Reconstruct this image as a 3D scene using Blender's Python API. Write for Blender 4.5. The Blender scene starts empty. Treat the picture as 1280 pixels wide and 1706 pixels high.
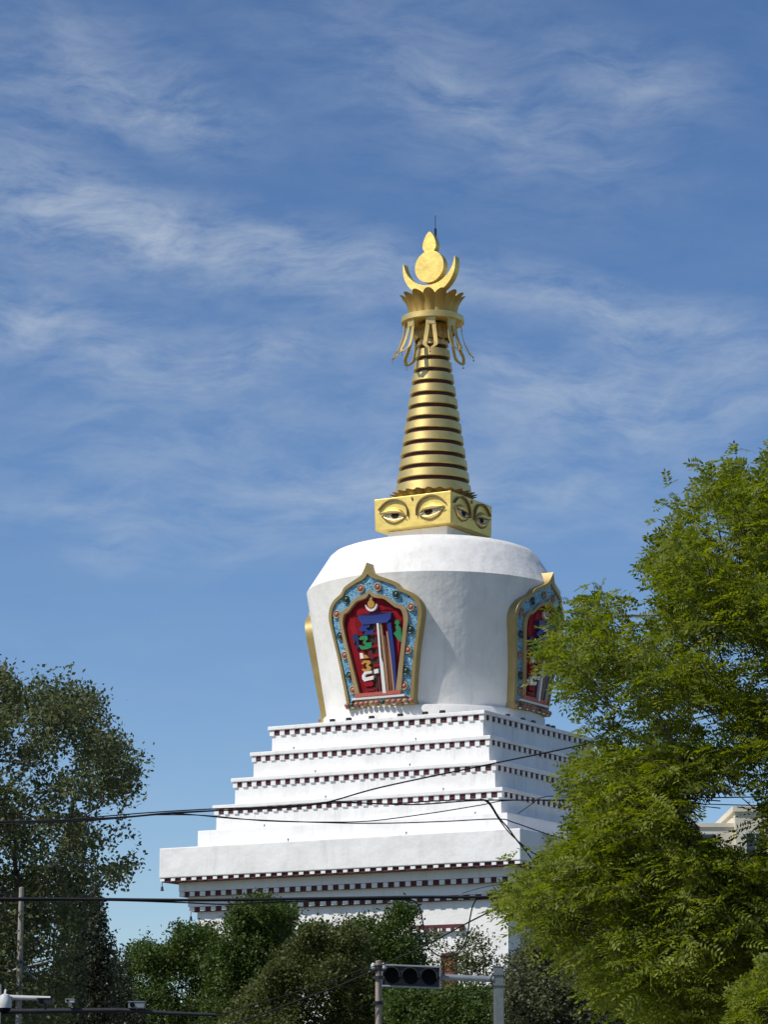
import bpy, math, random
import numpy as np
from mathutils import Vector, Matrix
from mathutils.geometry import tessellate_polygon

R = math.radians
rng = np.random.default_rng(11)
random.seed(5)
scene = bpy.context.scene
COL = scene.collection

# ------------------------------------------------------------------ camera
F, PITCH, CAMZ = 5000.0, 0.20586157, 1.6          # focal length in photo pixels (1280 wide)
cam_data = bpy.data.cameras.new('camera')
cam = bpy.data.objects.new('camera', cam_data)
COL.objects.link(cam)
cam.location = (0, 0, CAMZ)
cam.rotation_euler = (math.pi / 2 + PITCH, 0, 0)
cam_data.sensor_fit = 'HORIZONTAL'
cam_data.sensor_width = 36.0
cam_data.lens = 36.0 * F / 1280.0
cam_data.clip_start = 0.5
cam_data.clip_end = 20000
scene.camera = cam
CP, SP = math.cos(PITCH), math.sin(PITCH)


def at(px, py, Y):
    """world point seen at photo pixel (px,py), at ground distance Y from the viewer"""
    a, b = (px - 640) / F, (853 - py) / F
    d = (a, CP - b * SP, SP + b * CP)
    k = Y / d[1]
    return Vector((d[0] * k, Y, CAMZ + d[2] * k))


# ------------------------------------------------------------------ materials
def new_mat(name):
    m = bpy.data.materials.new(name)
    m.use_nodes = True
    nt = m.node_tree
    return m, nt, nt.nodes['Principled BSDF']


def simple(name, col, rough=.6, metal=0., noise=.0, nscale=3., bump=0., bscale=20., spec=.5, stretch=(1, 1, 1)):
    m, nt, b = new_mat(name)
    b.inputs['Roughness'].default_value = rough
    b.inputs['Metallic'].default_value = metal
    b.inputs['Specular IOR Level'].default_value = spec
    b.inputs['Base Color'].default_value = (*col, 1)
    tc = nt.nodes.new('ShaderNodeTexCoord')
    mp = nt.nodes.new('ShaderNodeMapping')
    mp.inputs['Scale'].default_value = stretch
    nt.links.new(tc.outputs['Object'], mp.inputs[0])
    if noise:
        n = nt.nodes.new('ShaderNodeTexNoise')
        n.inputs['Scale'].default_value = nscale
        n.inputs['Detail'].default_value = 6
        n.inputs['Roughness'].default_value = .65
        nt.links.new(mp.outputs[0], n.inputs['Vector'])
        r = nt.nodes.new('ShaderNodeValToRGB')
        r.color_ramp.elements[0].position = .3
        r.color_ramp.elements[1].position = .7
        r.color_ramp.elements[0].color = (*[c * (1 - noise) for c in col], 1)
        r.color_ramp.elements[1].color = (*[min(1, c * (1 + noise)) for c in col], 1)
        nt.links.new(n.outputs['Fac'], r.inputs[0])
        nt.links.new(r.outputs[0], b.inputs['Base Color'])
    if bump:
        n2 = nt.nodes.new('ShaderNodeTexNoise')
        n2.inputs['Scale'].default_value = bscale
        n2.inputs['Detail'].default_value = 4
        nt.links.new(mp.outputs[0], n2.inputs['Vector'])
        bp = nt.nodes.new('ShaderNodeBump')
        bp.inputs['Strength'].default_value = bump
        bp.inputs['Distance'].default_value = .05
        nt.links.new(n2.outputs['Fac'], bp.inputs['Height'])
        nt.links.new(bp.outputs[0], b.inputs['Normal'])
    return m


def white_paint(name, base, stain, warm=(1, 1, 1), bump=.25):
    """lime-washed masonry: rain streaks, trowelled patches, dirt"""
    m, nt, b = new_mat(name)
    N, L = nt.nodes.new, nt.links.new
    b.inputs['Roughness'].default_value = .75
    b.inputs['Specular IOR Level'].default_value = .25
    tc = N('ShaderNodeTexCoord')
    mp = N('ShaderNodeMapping'); mp.inputs['Scale'].default_value = (3.2, 3.2, .35)
    L(tc.outputs['Object'], mp.inputs[0])
    st = N('ShaderNodeTexNoise'); st.inputs['Scale'].default_value = 1.4; st.inputs['Detail'].default_value = 8
    st.inputs['Roughness'].default_value = .7
    L(mp.outputs[0], st.inputs['Vector'])
    pt = N('ShaderNodeTexNoise'); pt.inputs['Scale'].default_value = 1.1; pt.inputs['Detail'].default_value = 7
    L(tc.outputs['Object'], pt.inputs['Vector'])
    r1 = N('ShaderNodeMapRange'); r1.inputs[1].default_value = .52; r1.inputs[2].default_value = .78
    r1.inputs[3].default_value = 0; r1.inputs[4].default_value = stain
    L(st.outputs['Fac'], r1.inputs[0])
    r2 = N('ShaderNodeMapRange'); r2.inputs[1].default_value = .45; r2.inputs[2].default_value = .75
    r2.inputs[3].default_value = 0; r2.inputs[4].default_value = stain * .7
    L(pt.outputs['Fac'], r2.inputs[0])
    ad = N('ShaderNodeMath'); ad.operation = 'ADD'
    L(r1.outputs[0], ad.inputs[0]); L(r2.outputs[0], ad.inputs[1])
    mx = N('ShaderNodeMix'); mx.data_type = 'RGBA'
    mx.inputs['A'].default_value = (base * warm[0], base * warm[1], base * warm[2], 1)
    mx.inputs['B'].default_value = (.42, .40, .36, 1)
    L(ad.outputs[0], mx.inputs['Factor'])
    L(mx.outputs['Result'], b.inputs['Base Color'])
    bp = N('ShaderNodeBump'); bp.inputs['Strength'].default_value = bump; bp.inputs['Distance'].default_value = .12
    bn = N('ShaderNodeTexNoise'); bn.inputs['Scale'].default_value = 2.2; bn.inputs['Detail'].default_value = 5
    L(tc.outputs['Object'], bn.inputs['Vector'])
    L(bn.outputs['Fac'], bp.inputs['Height'])
    L(bp.outputs[0], b.inputs['Normal'])
    return m


def leaf_mat(name, c1, c2, c3, transl=.35, rough=.5):
    """foliage: colour varies leaf by leaf, some light passes through"""
    m = bpy.data.materials.new(name)
    m.use_nodes = True
    nt = m.node_tree
    nt.nodes.clear()
    N, L = nt.nodes.new, nt.links.new
    out = N('ShaderNodeOutputMaterial')
    geo = N('ShaderNodeNewGeometry')
    tc = N('ShaderNodeTexCoord')
    big = N('ShaderNodeTexNoise'); big.inputs['Scale'].default_value = .9; big.inputs['Detail'].default_value = 3
    L(tc.outputs['Object'], big.inputs['Vector'])
    sm = N('ShaderNodeMath'); sm.operation = 'MULTIPLY_ADD'; sm.inputs[1].default_value = .6
    L(geo.outputs['Random Per Island'], sm.inputs[0])
    bs = N('ShaderNodeMath'); bs.operation = 'MULTIPLY'; bs.inputs[1].default_value = .45
    L(big.outputs['Fac'], bs.inputs[0])
    L(bs.outputs[0], sm.inputs[2])
    rp = N('ShaderNodeValToRGB')
    rp.color_ramp.elements[0].position = .1; rp.color_ramp.elements[0].color = (*c1, 1)
    rp.color_ramp.elements[1].position = .85; rp.color_ramp.elements[1].color = (*c3, 1)
    e = rp.color_ramp.elements.new(.5); e.color = (*c2, 1)
    L(sm.outputs[0], rp.inputs[0])
    p = N('ShaderNodeBsdfPrincipled')
    p.inputs['Roughness'].default_value = rough
    p.inputs['Specular IOR Level'].default_value = .25
    L(rp.outputs[0], p.inputs['Base Color'])
    t = N('ShaderNodeBsdfTranslucent')
    hs = N('ShaderNodeHueSaturation'); hs.inputs['Saturation'].default_value = 1.12; hs.inputs['Value'].default_value = 1.5
    L(rp.outputs[0], hs.inputs['Color'])
    L(hs.outputs[0], t.inputs['Color'])
    ms = N('ShaderNodeMixShader'); ms.inputs[0].default_value = transl
    L(p.outputs[0], ms.inputs[1]); L(t.outputs[0], ms.inputs[2])
    L(ms.outputs[0], out.inputs['Surface'])
    return m


def gold_mat(name, col, rough, metal=.85, bump=.2, bscale=2.5, noise=.12):
    m = simple(name, col, rough, metal, noise, 1.8, bump, bscale)
    return m


def enamel_mat():
    """pale blue cloisonne with dark blue and white scrolls"""
    m, nt, b = new_mat('scrolled_blue_enamel')
    N, L = nt.nodes.new, nt.links.new
    b.inputs['Roughness'].default_value = .5
    tc = N('ShaderNodeTexCoord')
    w = N('ShaderNodeTexNoise'); w.inputs['Scale'].default_value = 5.0; w.inputs['Distortion'].default_value = 2.2; w.inputs['Detail'].default_value = 1
    L(tc.outputs['Object'], w.inputs['Vector'])
    r = N('ShaderNodeValToRGB'); cr = r.color_ramp
    cols = [(.0, (.12, .38, .56)), (.34, (.22, .52, .66)), (.395, (.02, .05, .18)), (.43, (.02, .06, .20)), (.455, (.26, .55, .68)), (.49, (.20, .50, .66)), (.505, (.50, .64, .70)), (.52, (.20, .48, .64)), (.555, (.02, .06, .22)), (.59, (.02, .06, .20)), (.615, (.25, .55, .68)), (1., (.26, .50, .64))]
    cr.elements[0].position, cr.elements[0].color = cols[0][0], (*cols[0][1], 1)
    cr.elements[1].position, cr.elements[1].color = cols[-1][0], (*cols[-1][1], 1)
    for p_, c_ in cols[1:-1]:
        e = cr.elements.new(p_); e.color = (*c_, 1)
    L(w.outputs['Fac'], r.inputs[0]); L(r.outputs[0], b.inputs['Base Color'])
    bp = N('ShaderNodeBump'); bp.inputs['Strength'].default_value = .2; bp.inputs['Distance'].default_value = .03
    L(w.outputs['Fac'], bp.inputs['Height']); L(bp.outputs[0], b.inputs['Normal'])
    return m


M = {}
M['wall'] = white_paint('white_limewash', .82, .38, (1, .988, .965))
M['bell'] = white_paint('white_plaster', .82, .36, (1, .975, .92), .28)
M['maroon'] = simple('maroon_paint', (.075, .011, .015), .7, 0, .25, 6)
M['gold'] = gold_mat('gilded_copper', (.84, .61, .22), .42, .8)
M['goldflat'] = gold_mat('gold_leaf_sheet', (.80, .61, .19), .56, .9, .3, 3.0, .16)
M['goldbrown'] = gold_mat('brown_gilding', (.50, .32, .09), .5, .8)  # darker, browner gold than the spire rings, one base tone
M['base_gild'] = gold_mat('muted_gilding', (.30, .21, .08), .55, .6)  # still darker, muted gold for every second base petal
M['groove'] = simple('dark_brown_lacquer', (.045, .014, .009), .6)
M['frame'] = gold_mat('gold_painted_moulding', (.36, .265, .10), .5, .3, .15, 4, .15)
M['iframe'] = gold_mat('ochre_moulding', (.38, .26, .12), .55, .1, .1, 4, .15)
M['enamel'] = enamel_mat()
M['red'] = simple('crimson_panel', (.21, .004, .010), .6, 0, .15, 3, spec=.2)
M['redlight'] = simple('scarlet_relief', (.31, .007, .014), .6, 0, .12, 3, spec=.2)
M['dred'] = simple('dark_crimson_relief', (.12, .006, .012), .55)
M['pink'] = simple('salmon_skirting', (.50, .12, .09), .6, 0, .2, 5)
M['blue'] = simple('ultramarine_relief', (.015, .035, .20), .5, 0, .1, 4)
M['navy'] = simple('navy_relief', (.012, .02, .09), .5)
M['green'] = simple('emerald_relief', (.02, .24, .09), .5, 0, .15, 4)
M['white'] = simple('white_relief', (.80, .78, .74), .55)
M['tan'] = simple('tan_relief', (.40, .24, .12), .55)
M['brown'] = simple('russet_relief', (.22, .07, .03), .55)
M['orange'] = simple('amber_relief', (.50, .27, .05), .5)
M['coral'] = simple('coral_boss', (.36, .13, .09), .4, 0, .15, 6)
M['jade'] = simple('dark_jade_boss', (.03, .06, .045), .35, 0, .2, 6)
M['eyewhite'] = simple('eye_white', (.50, .45, .36), .5)
M['eyedark'] = simple('eye_pupil', (.035, .014, .008), .7, spec=.1)
M['brow'] = simple('brow_paint', (.17, .115, .04), .6)
M['black'] = simple('black_plastic', (.012, .013, .015), .4, 0, .2, 6)
M['lens'] = simple('dark_lens', (.004, .005, .006), .6, spec=.08)
M['visor'] = simple('grey_black_visor', (.03, .032, .034), .5)
M['iron'] = simple('dark_iron', (.03, .032, .035), .5, .4, .2, 8)
M['galv'] = simple('galvanised_steel', (.17, .195, .19), .5, .3, .2, 5, .1, 30)
M['greypaint'] = simple('grey_painted_steel', (.22, .25, .26), .45, .1, .15, 5)
M['concrete'] = simple('pole_concrete', (.30, .27, .225), .85, 0, .25, 6, .3, 30, stretch=(1, 1, .3))
M['wood'] = simple('weathered_wood_pole', (.30, .24, .19), .85, 0, .35, 9, .4, 25, stretch=(1, 1, .12))
M['whitemetal'] = simple('white_enamelled_metal', (.55, .55, .53), .45, 0, .12, 5)
M['cable'] = simple('black_cable_sheath', (.012, .013, .015), .7, spec=.2)
M['bark'] = simple('grey_brown_bark', (.075, .06, .048), .9, 0, .35, 12, .6, 30, stretch=(1, 1, .3))
M['palebark'] = simple('pale_bark', (.20, .18, .155), .9, 0, .35, 10, .5, 30, stretch=(1, 1, .3))
M['asphalt'] = simple('asphalt', (.05, .05, .052), .9, 0, .25, 4, .4, 120)
M['paving'] = simple('concrete_paving', (.30, .28, .26), .9, 0, .2, 2, .2, 40)
M['earth'] = simple('dry_grass_ground', (.10, .105, .05), .95, 0, .4, .6, .5, 8)
M['roadpaint'] = simple('road_paint', (.75, .75, .72), .7, 0, .15, 8)
M['cream'] = simple('cream_render', (.66, .60, .48), .85, 0, .1, .6)
M['glass'] = simple('dark_window_glass', (.03, .04, .05), .1)
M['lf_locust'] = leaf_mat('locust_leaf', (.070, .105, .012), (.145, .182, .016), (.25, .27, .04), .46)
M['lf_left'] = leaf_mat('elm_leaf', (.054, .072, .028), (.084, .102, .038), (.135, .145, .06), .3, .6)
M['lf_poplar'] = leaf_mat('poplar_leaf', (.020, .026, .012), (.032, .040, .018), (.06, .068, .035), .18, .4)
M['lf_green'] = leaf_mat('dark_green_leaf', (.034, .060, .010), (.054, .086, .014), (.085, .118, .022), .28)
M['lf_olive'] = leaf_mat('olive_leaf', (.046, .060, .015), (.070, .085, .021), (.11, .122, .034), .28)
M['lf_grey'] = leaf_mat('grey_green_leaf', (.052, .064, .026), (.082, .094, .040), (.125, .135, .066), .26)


# ------------------------------------------------------------------ mesh helpers
class MB:
    def __init__(s):
        s.v, s.f, s.m, s.mats = [], [], [], []

    def mi(s, mat):
        if mat not in s.mats:
            s.mats.append(mat)
        return s.mats.index(mat)

    def add(s, verts, faces, mat):
        o = len(s.v)
        k = s.mi(mat)
        s.v += [tuple(p) for p in verts]
        for f in faces:
            s.f.append([i + o for i in f]); s.m.append(k)

    def box(s, x0, x1, y0, y1, z0, z1, mat, T=None, skip=()):
        P = [Vector((x, y, z)) for z in (z0, z1) for y in (y0, y1) for x in (x0, x1)]
        if T: P = [T(p) for p in P]
        fs = {'b': (0, 2, 3, 1), 't': (4, 5, 7, 6), 'f': (0, 1, 5, 4), 'k': (2, 6, 7, 3), 'l': (0, 4, 6, 2), 'r': (1, 3, 7, 5)}
        s.add(P, [v for k, v in fs.items() if k not in skip], mat)

    def frustum(s, h0, z0, h1, z1, mat, cap=True):
        P = [(-h0, -h0, z0), (h0, -h0, z0), (h0, h0, z0), (-h0, h0, z0), (-h1, -h1, z1), (h1, -h1, z1), (h1, h1, z1), (-h1, h1, z1)]
        fs = [(0, 1, 5, 4), (1, 2, 6, 5), (2, 3, 7, 6), (3, 0, 4, 7)]
        if cap: fs += [(3, 2, 1, 0), (4, 5, 6, 7)]
        s.add(P, fs, mat)

    def lathe(s, prof, n, mat, cx=0, cy=0):
        P, Fc = [], []
        for r, z in prof:
            for i in range(n):
                a = 2 * math.pi * i / n
                P.append((cx + r * math.cos(a), cy + r * math.sin(a), z))
        for j in range(len(prof) - 1):
            for i in range(n):
                k = (i + 1) % n
                Fc.append((j * n + i, j * n + k, (j + 1) * n + k, (j + 1) * n + i))
        s.add(P, Fc, mat)

    def tube(s, pts, rad, mat, n=6, cap=True):
        pts = [Vector(p) for p in pts]
        if not hasattr(rad, '__len__'): rad = [rad] * len(pts)
        P, Fc = [], []
        up = Vector((0, 0, 1))
        prev = None
        for i, p in enumerate(pts):
            d = (pts[min(i + 1, len(pts) - 1)] - pts[max(i - 1, 0)])
            if d.length < 1e-9: d = Vector((0, 0, 1))
            d.normalize()
            if prev is None:
                a = d.cross(up) if abs(d.z) < .95 else d.cross(Vector((1, 0, 0)))
            else:
                a = prev - d * prev.dot(d)
                if a.length < 1e-6: a = d.orthogonal()
            a.normalize(); prev = a
            b = d.cross(a)
            for k in range(n):
                t = 2 * math.pi * k / n
                P.append(p + (a * math.cos(t) + b * math.sin(t)) * rad[i])
        for j in range(len(pts) - 1):
            for k in range(n):
                q = (k + 1) % n
                Fc.append((j * n + k, j * n + q, (j + 1) * n + q, (j + 1) * n + k))
        if cap:
            Fc.append(tuple(range(n))[::-1]); Fc.append(tuple((len(pts) - 1) * n + k for k in range(n)))
        s.add(P, Fc, mat)

    def poly(s, pts, T, w0, w1, mat):
        """flat outline (u,v) lifted from depth w0 to w1 through T(u,v,w)"""
        area = sum(pts[i][0] * pts[(i + 1) % len(pts)][1] - pts[(i + 1) % len(pts)][0] * pts[i][1] for i in range(len(pts)))
        if area < 0: pts = pts[::-1]
        n = len(pts)
        P = [T(u, v, w1) for u, v in pts] + [T(u, v, w0) for u, v in pts]
        tri = tessellate_polygon([[Vector((u, v, 0)) for u, v in pts]])
        Fc = []
        for t in tri:
            a, b, c = (Vector(pts[i]) for i in t)
            if (b - a).x * (c - a).y - (b - a).y * (c - a).x < 0: t = (t[0], t[2], t[1])
            Fc.append(tuple(t))
        for i in range(n):
            j = (i + 1) % n
            Fc.append((i, i + n, j + n, j))
        s.add(P, Fc, mat)

    def sphere(s, c, r, mat, n=10, m=6, sc=(1, 1, 1)):
        P, Fc = [], []
        for j in range(m + 1):
            t = math.pi * j / m
            for i in range(n):
                a = 2 * math.pi * i / n
                P.append((c[0] + r * sc[0] * math.sin(t) * math.cos(a), c[1] + r * sc[1] * math.sin(t) * math.sin(a), c[2] + r * sc[2] * math.cos(t)))
        for j in range(m):
            for i in range(n):
                k = (i + 1) % n
                Fc.append((j * n + i, (j + 1) * n + i, (j + 1) * n + k, j * n + k))
        s.add(P, Fc, mat)

    def build(s, name, parent=None, smooth=False, bevel=0):
        me = bpy.data.meshes.new(name)
        me.from_pydata(s.v, [], s.f)
        for m in s.mats: me.materials.append(M[m])
        me.polygons.foreach_set('material_index', s.m)
        if smooth:
            me.polygons.foreach_set('use_smooth', [True] * len(me.polygons))
            me.set_sharp_from_angle(angle=R(38))
        me.update()
        o = bpy.data.objects.new(name, me)
        COL.objects.link(o)
        if parent: o.parent = parent
        if bevel:
            b = o.modifiers.new('edge', 'BEVEL'); b.width = bevel; b.segments = 2; b.limit_method = 'ANGLE'; b.angle_limit = R(40)
        return o


def tag(o, label=None, cat=None, group=None, kind=None):
    if label: o['label'] = label
    if cat: o['category'] = cat
    if group: o['group'] = group
    if kind: o['kind'] = kind
    return o


def empty(name, loc, rz=0, label=None, cat=None, group=None):
    o = bpy.data.objects.new(name, None)
    COL.objects.link(o)
    o.location = loc
    o.rotation_euler = (0, 0, rz)
    o.empty_display_size = .3
    return tag(o, label, cat, group)


def copy_tree(o, parent=None):
    c = o.copy()
    COL.objects.link(c)
    if parent: c.parent = parent
    for ch in list(o.children):
        copy_tree(ch, c)
    return c


# ------------------------------------------------------------------ the stupa
TH = -.51922518
SX, SY = 1.68320731, 100.0
Z0 = CAMZ
stupa = empty('stupa', (SX, SY, 0), TH, 'tall white stepped stupa with painted bell and tapering gold spire above the trees', 'stupa')


def face_T(k):
    """turn -Y face coordinates to the k-th side of the square"""
    rot = Matrix.Rotation(k * math.pi / 2, 4, 'Z')
    return lambda p: rot @ Vector(p)


def dentils(mb, h_band, h_block, z0, z1, drop, pitch, bw, h_back):
    """maroon fillet with a row of projecting white blocks on all four sides"""
    mb.frustum(h_band, z0, h_band, z1, 'maroon', cap=True)
    n = int(2 * h_block / pitch)
    n += (n + 1) % 2
    p = (2 * h_block - bw) / (n - 1)
    for k in range(4):
        T = face_T(k)
        for i in range(n):
            c = -h_block + bw / 2 + i * p
            jw = bw * random.uniform(.86, 1.1)
            c0, c1 = c - jw / 2, c + jw / 2
            if i == 0: c0 = -h_block + .002 * k
            if i == n - 1: c1 = h_block - .012
            mb.box(c0, c1, -h_block, -h_back, z0 - drop, z1 - .012, 'wall', T)


terr = [(13.3267, 12.4493, 4.0532, 3.946), (12.4493, 11.578, 4.4767, 4.383), (11.578, 10.6728, 4.9218, 4.816), (10.6728, 9.83, 5.3551, 5.253)]
for zt, zb, hs, hb in terr:
    zt += Z0; zb += Z0
    m = MB(); m.frustum(hb, zb - .05, hb, zt - .28, 'wall')
    t = m.build('terrace', stupa, bevel=.015)
    m = MB(); m.frustum(hs, zt - .125, hs, zt, 'wall'); m.build('cornice', t, bevel=.02)
    m = MB(); dentils(m, hb + .03, hs - .05, zt - .272, zt - .125, .035, .365, .17, hb + .005); m.build('dentil_band', t)
m = MB(); m.frustum(5.685, 9.1784 + Z0, 5.685, 9.83 + Z0, 'wall'); m.build('terrace', stupa, bevel=.02)
m = MB(); m.frustum(6.578, 8.263 + Z0, 6.578, 9.2284 + Z0, 'wall'); par = m.build('parapet', stupa, bevel=.03)
m = MB(); dentils(m, 6.50, 6.547, 8.13 + Z0, 8.263 + Z0, -.03, .40, .17, 6.44); m.build('dentil_band', par)
m = MB(); m.frustum(6.109, 7.84 + Z0, 6.109, 8.13 + Z0, 'wall', True); nk = m.build('neck_wall', stupa)
m = MB(); dentils(m, 6.07, 6.10, 7.68 + Z0, 7.84 + Z0, .0, .40, .19, 5.9); m.build('dentil_band', nk)
m = MB(); m.frustum(5.89, 7.36 + Z0, 5.89, 7.68 + Z0, 'wall', True); nk = m.build('neck_wall', stupa)
m = MB(); dentils(m, 5.80, 5.858, 7.20 + Z0, 7.36 + Z0, -.02, .40, .18, 5.75); m.build('dentil_band', nk)
m = MB(); m.frustum(5.671, -.3, 5.671, 7.20 + Z0, 'wall', False)
base = m.build('base_wall', stupa)
m = MB()
m.frustum(6.6, -.3, 6.6, .55, 'paving'); m.build('plinth', stupa, bevel=.03)
for k in range(4):
    for c in (-3.2, 3.2):
        T = face_T(k)
        m = MB()
        m.box(c - .95, c + .95, -5.80, -5.66, 6.29 + Z0, 6.48 + Z0, 'maroon', T)
        for i in range(6):
            u = c - .80 + i * .30
            m.box(u, u + .15, -5.83, -5.70, 6.27 + Z0, 6.36 + Z0, 'wall', T)
        d = c + (.42 if c > 0 else -.42)
        m.box(d - .26, d - .19, -5.74, -5.66, 3.6, 5.55 + Z0, 'maroon', T)
        m.box(d + .19, d + .26, -5.74, -5.66, 3.6, 5.55 + Z0, 'maroon', T)
        m.box(d - .28, d + .28, -5.76, -5.66, 3.45, 3.6, 'maroon', T); m.box(d - .26, d + .26, -5.75, -5.66, 5.55 + Z0, 5.61 + Z0, 'maroon', T)
        wf = m.build('window', base)
        m = MB()
        m.box(d - .19, d + .19, -5.685, -5.66, 3.6, 5.55 + Z0, 'brown', T)
        m.build('shutter', base)

# small iron brackets standing along the ledges
brk = MB(); brk.tube([(0, 0, 0), (0, 0, .06)], .016, 'galv', 6); brk.sphere((0, 0, .075), .028, 'galv', 8, 5)
b0 = brk.build('bracket', stupa, True)
first = True
for lv, us in ((1, (-2.85, 1.72)), (2, (-1.75, 1.75)), (3, (-1.1, 3.2)), (4, (-3.2, 4.5)), (5, (-1.75, 2.55))):
    zz = {1: 12.4493, 2: 11.578, 3: 10.6728, 4: 9.83, 5: 9.2284}[lv] + Z0
    hh = {1: 4.4767, 2: 4.9218, 3: 5.3551, 4: 5.685, 5: 6.578}[lv]
    for u in us:
        o = b0 if first else b0.copy()
        if not first: COL.objects.link(o); o.parent = stupa
        first = False
        o.location = (u, -hh + .12, zz)

# bell
m = MB()
m.lathe([(3.72, 13.28 + Z0), (3.72, 13.74 + Z0), (3.70, 13.77 + Z0), (3.5, 13.77 + Z0)], 128, 'bell')
m.build('bell_base_ring', stupa, True)


def Rz(z): return 3.60 + (z - Z0 - 13.8) * .165


prof = [(3.60, 13.72 + Z0)] + [(Rz(z + Z0), z + Z0) for z in np.linspace(13.8, 17.98, 12)]
prof += [(4.30, 18.04 + Z0)]
prof += [(r, z + Z0) for r, z in ((4.03, 18.46), (3.76, 18.88), (3.53, 19.24), (3.38, 19.37), (3.17, 19.45), (2.85, 19.54), (2.4, 19.61), (1.6, 19.68), (.8, 19.72), (.01, 19.73))]
m = MB(); m.lathe(prof, 144, 'bell')
bell = m.build('bell', stupa, True)

# ---- niches
def crom(pts, n):
    """resample an open outline to n points along a smooth curve"""
    P = [np.array(p, float) for p in pts]
    P = [2 * P[0] - P[1]] + P + [2 * P[-1] - P[-2]]
    out = []
    for i in range(1, len(P) - 2):
        for t in np.linspace(0, 1, 12, endpoint=False):
            p0, p1, p2, p3 = P[i - 1:i + 3]
            out.append(.5 * ((2 * p1) + (-p0 + p2) * t + (2 * p0 - 5 * p1 + 4 * p2 - p3) * t * t + (-p0 + 3 * p1 - 3 * p2 + p3) * t ** 3))
    out.append(P[-2])
    out = np.array(out)
    d = np.r_[0, np.cumsum(np.linalg.norm(np.diff(out, axis=0), axis=1))]
    s = np.linspace(0, d[-1], n)
    return np.c_[np.interp(s, d, out[:, 0]), np.interp(s, d, out[:, 1])]


OUT = [(0, 18.38), (.12, 18.17), (.28, 17.98), (.6, 17.84), (.96, 17.68), (1.13, 17.49), (1.45, 17.32), (1.67, 17.08), (1.75, 16.78), (1.70, 16.42), (1.52, 15.6), (1.38, 14.8), (1.25, 13.92)]
BLU = [(0, 18.02), (.17, 17.87), (.53, 17.74), (.93, 17.57), (1.06, 17.40), (1.38, 17.23), (1.57, 16.98), (1.62, 16.68), (1.57, 16.32), (1.40, 15.5), (1.27, 14.8), (1.14, 13.95)]
INN = [(0, 17.52), (.15, 17.38), (.5, 17.29), (.72, 17.15), (.88, 17.01), (1.1, 16.94), (1.26, 16.77), (1.29, 16.5), (1.22, 16.15), (1.05, 15.3), (.85, 14.14)]
PAN = [(0, 17.39), (.15, 17.25), (.5, 17.17), (.70, 17.03), (.88, 16.88), (1.06, 16.80), (1.13, 16.62), (1.13, 16.4), (1.05, 15.95), (.87, 15.1), (.68, 14.2)]


def NT(u, z, w):
    z = z + Z0
    return (u, -(Rz(z) + .115 - u * u / 11.5 + w), z)


def full(half, n=70):
    h = crom(half, n)
    L_ = h[::-1].copy(); L_[:, 0] *= -1
    return np.vstack([L_[:-1], h])       # left foot, up over the apex, right foot


FO, FB, FI, FP = full(OUT), full(BLU), full(INN), full(PAN)


def band(mb, outer, inner, w_front, w_out_back, w_in_back, mat):
    n = len(outer)
    P = [NT(u, z, w_front) for u, z in outer] + [NT(u, z, w_front) for u, z in inner]
    P += [NT(u, z, w_out_back) for u, z in outer] + [NT(u, z, w_in_back) for u, z in inner]
    Fc = []
    for i in range(n - 1):
        Fc.append((i, n + i, n + i + 1, i + 1))
        Fc.append((2 * n + i, i, i + 1, 2 * n + i + 1))
        Fc.append((n + i, 3 * n + i, 3 * n + i + 1, n + i + 1))
    Fc.append((0, 2 * n, 3 * n, n)); Fc.append((n - 1, 2 * n - 1, 4 * n - 1, 3 * n - 1))
    mb.add(P, [f[::-1] for f in Fc], mat)


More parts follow.
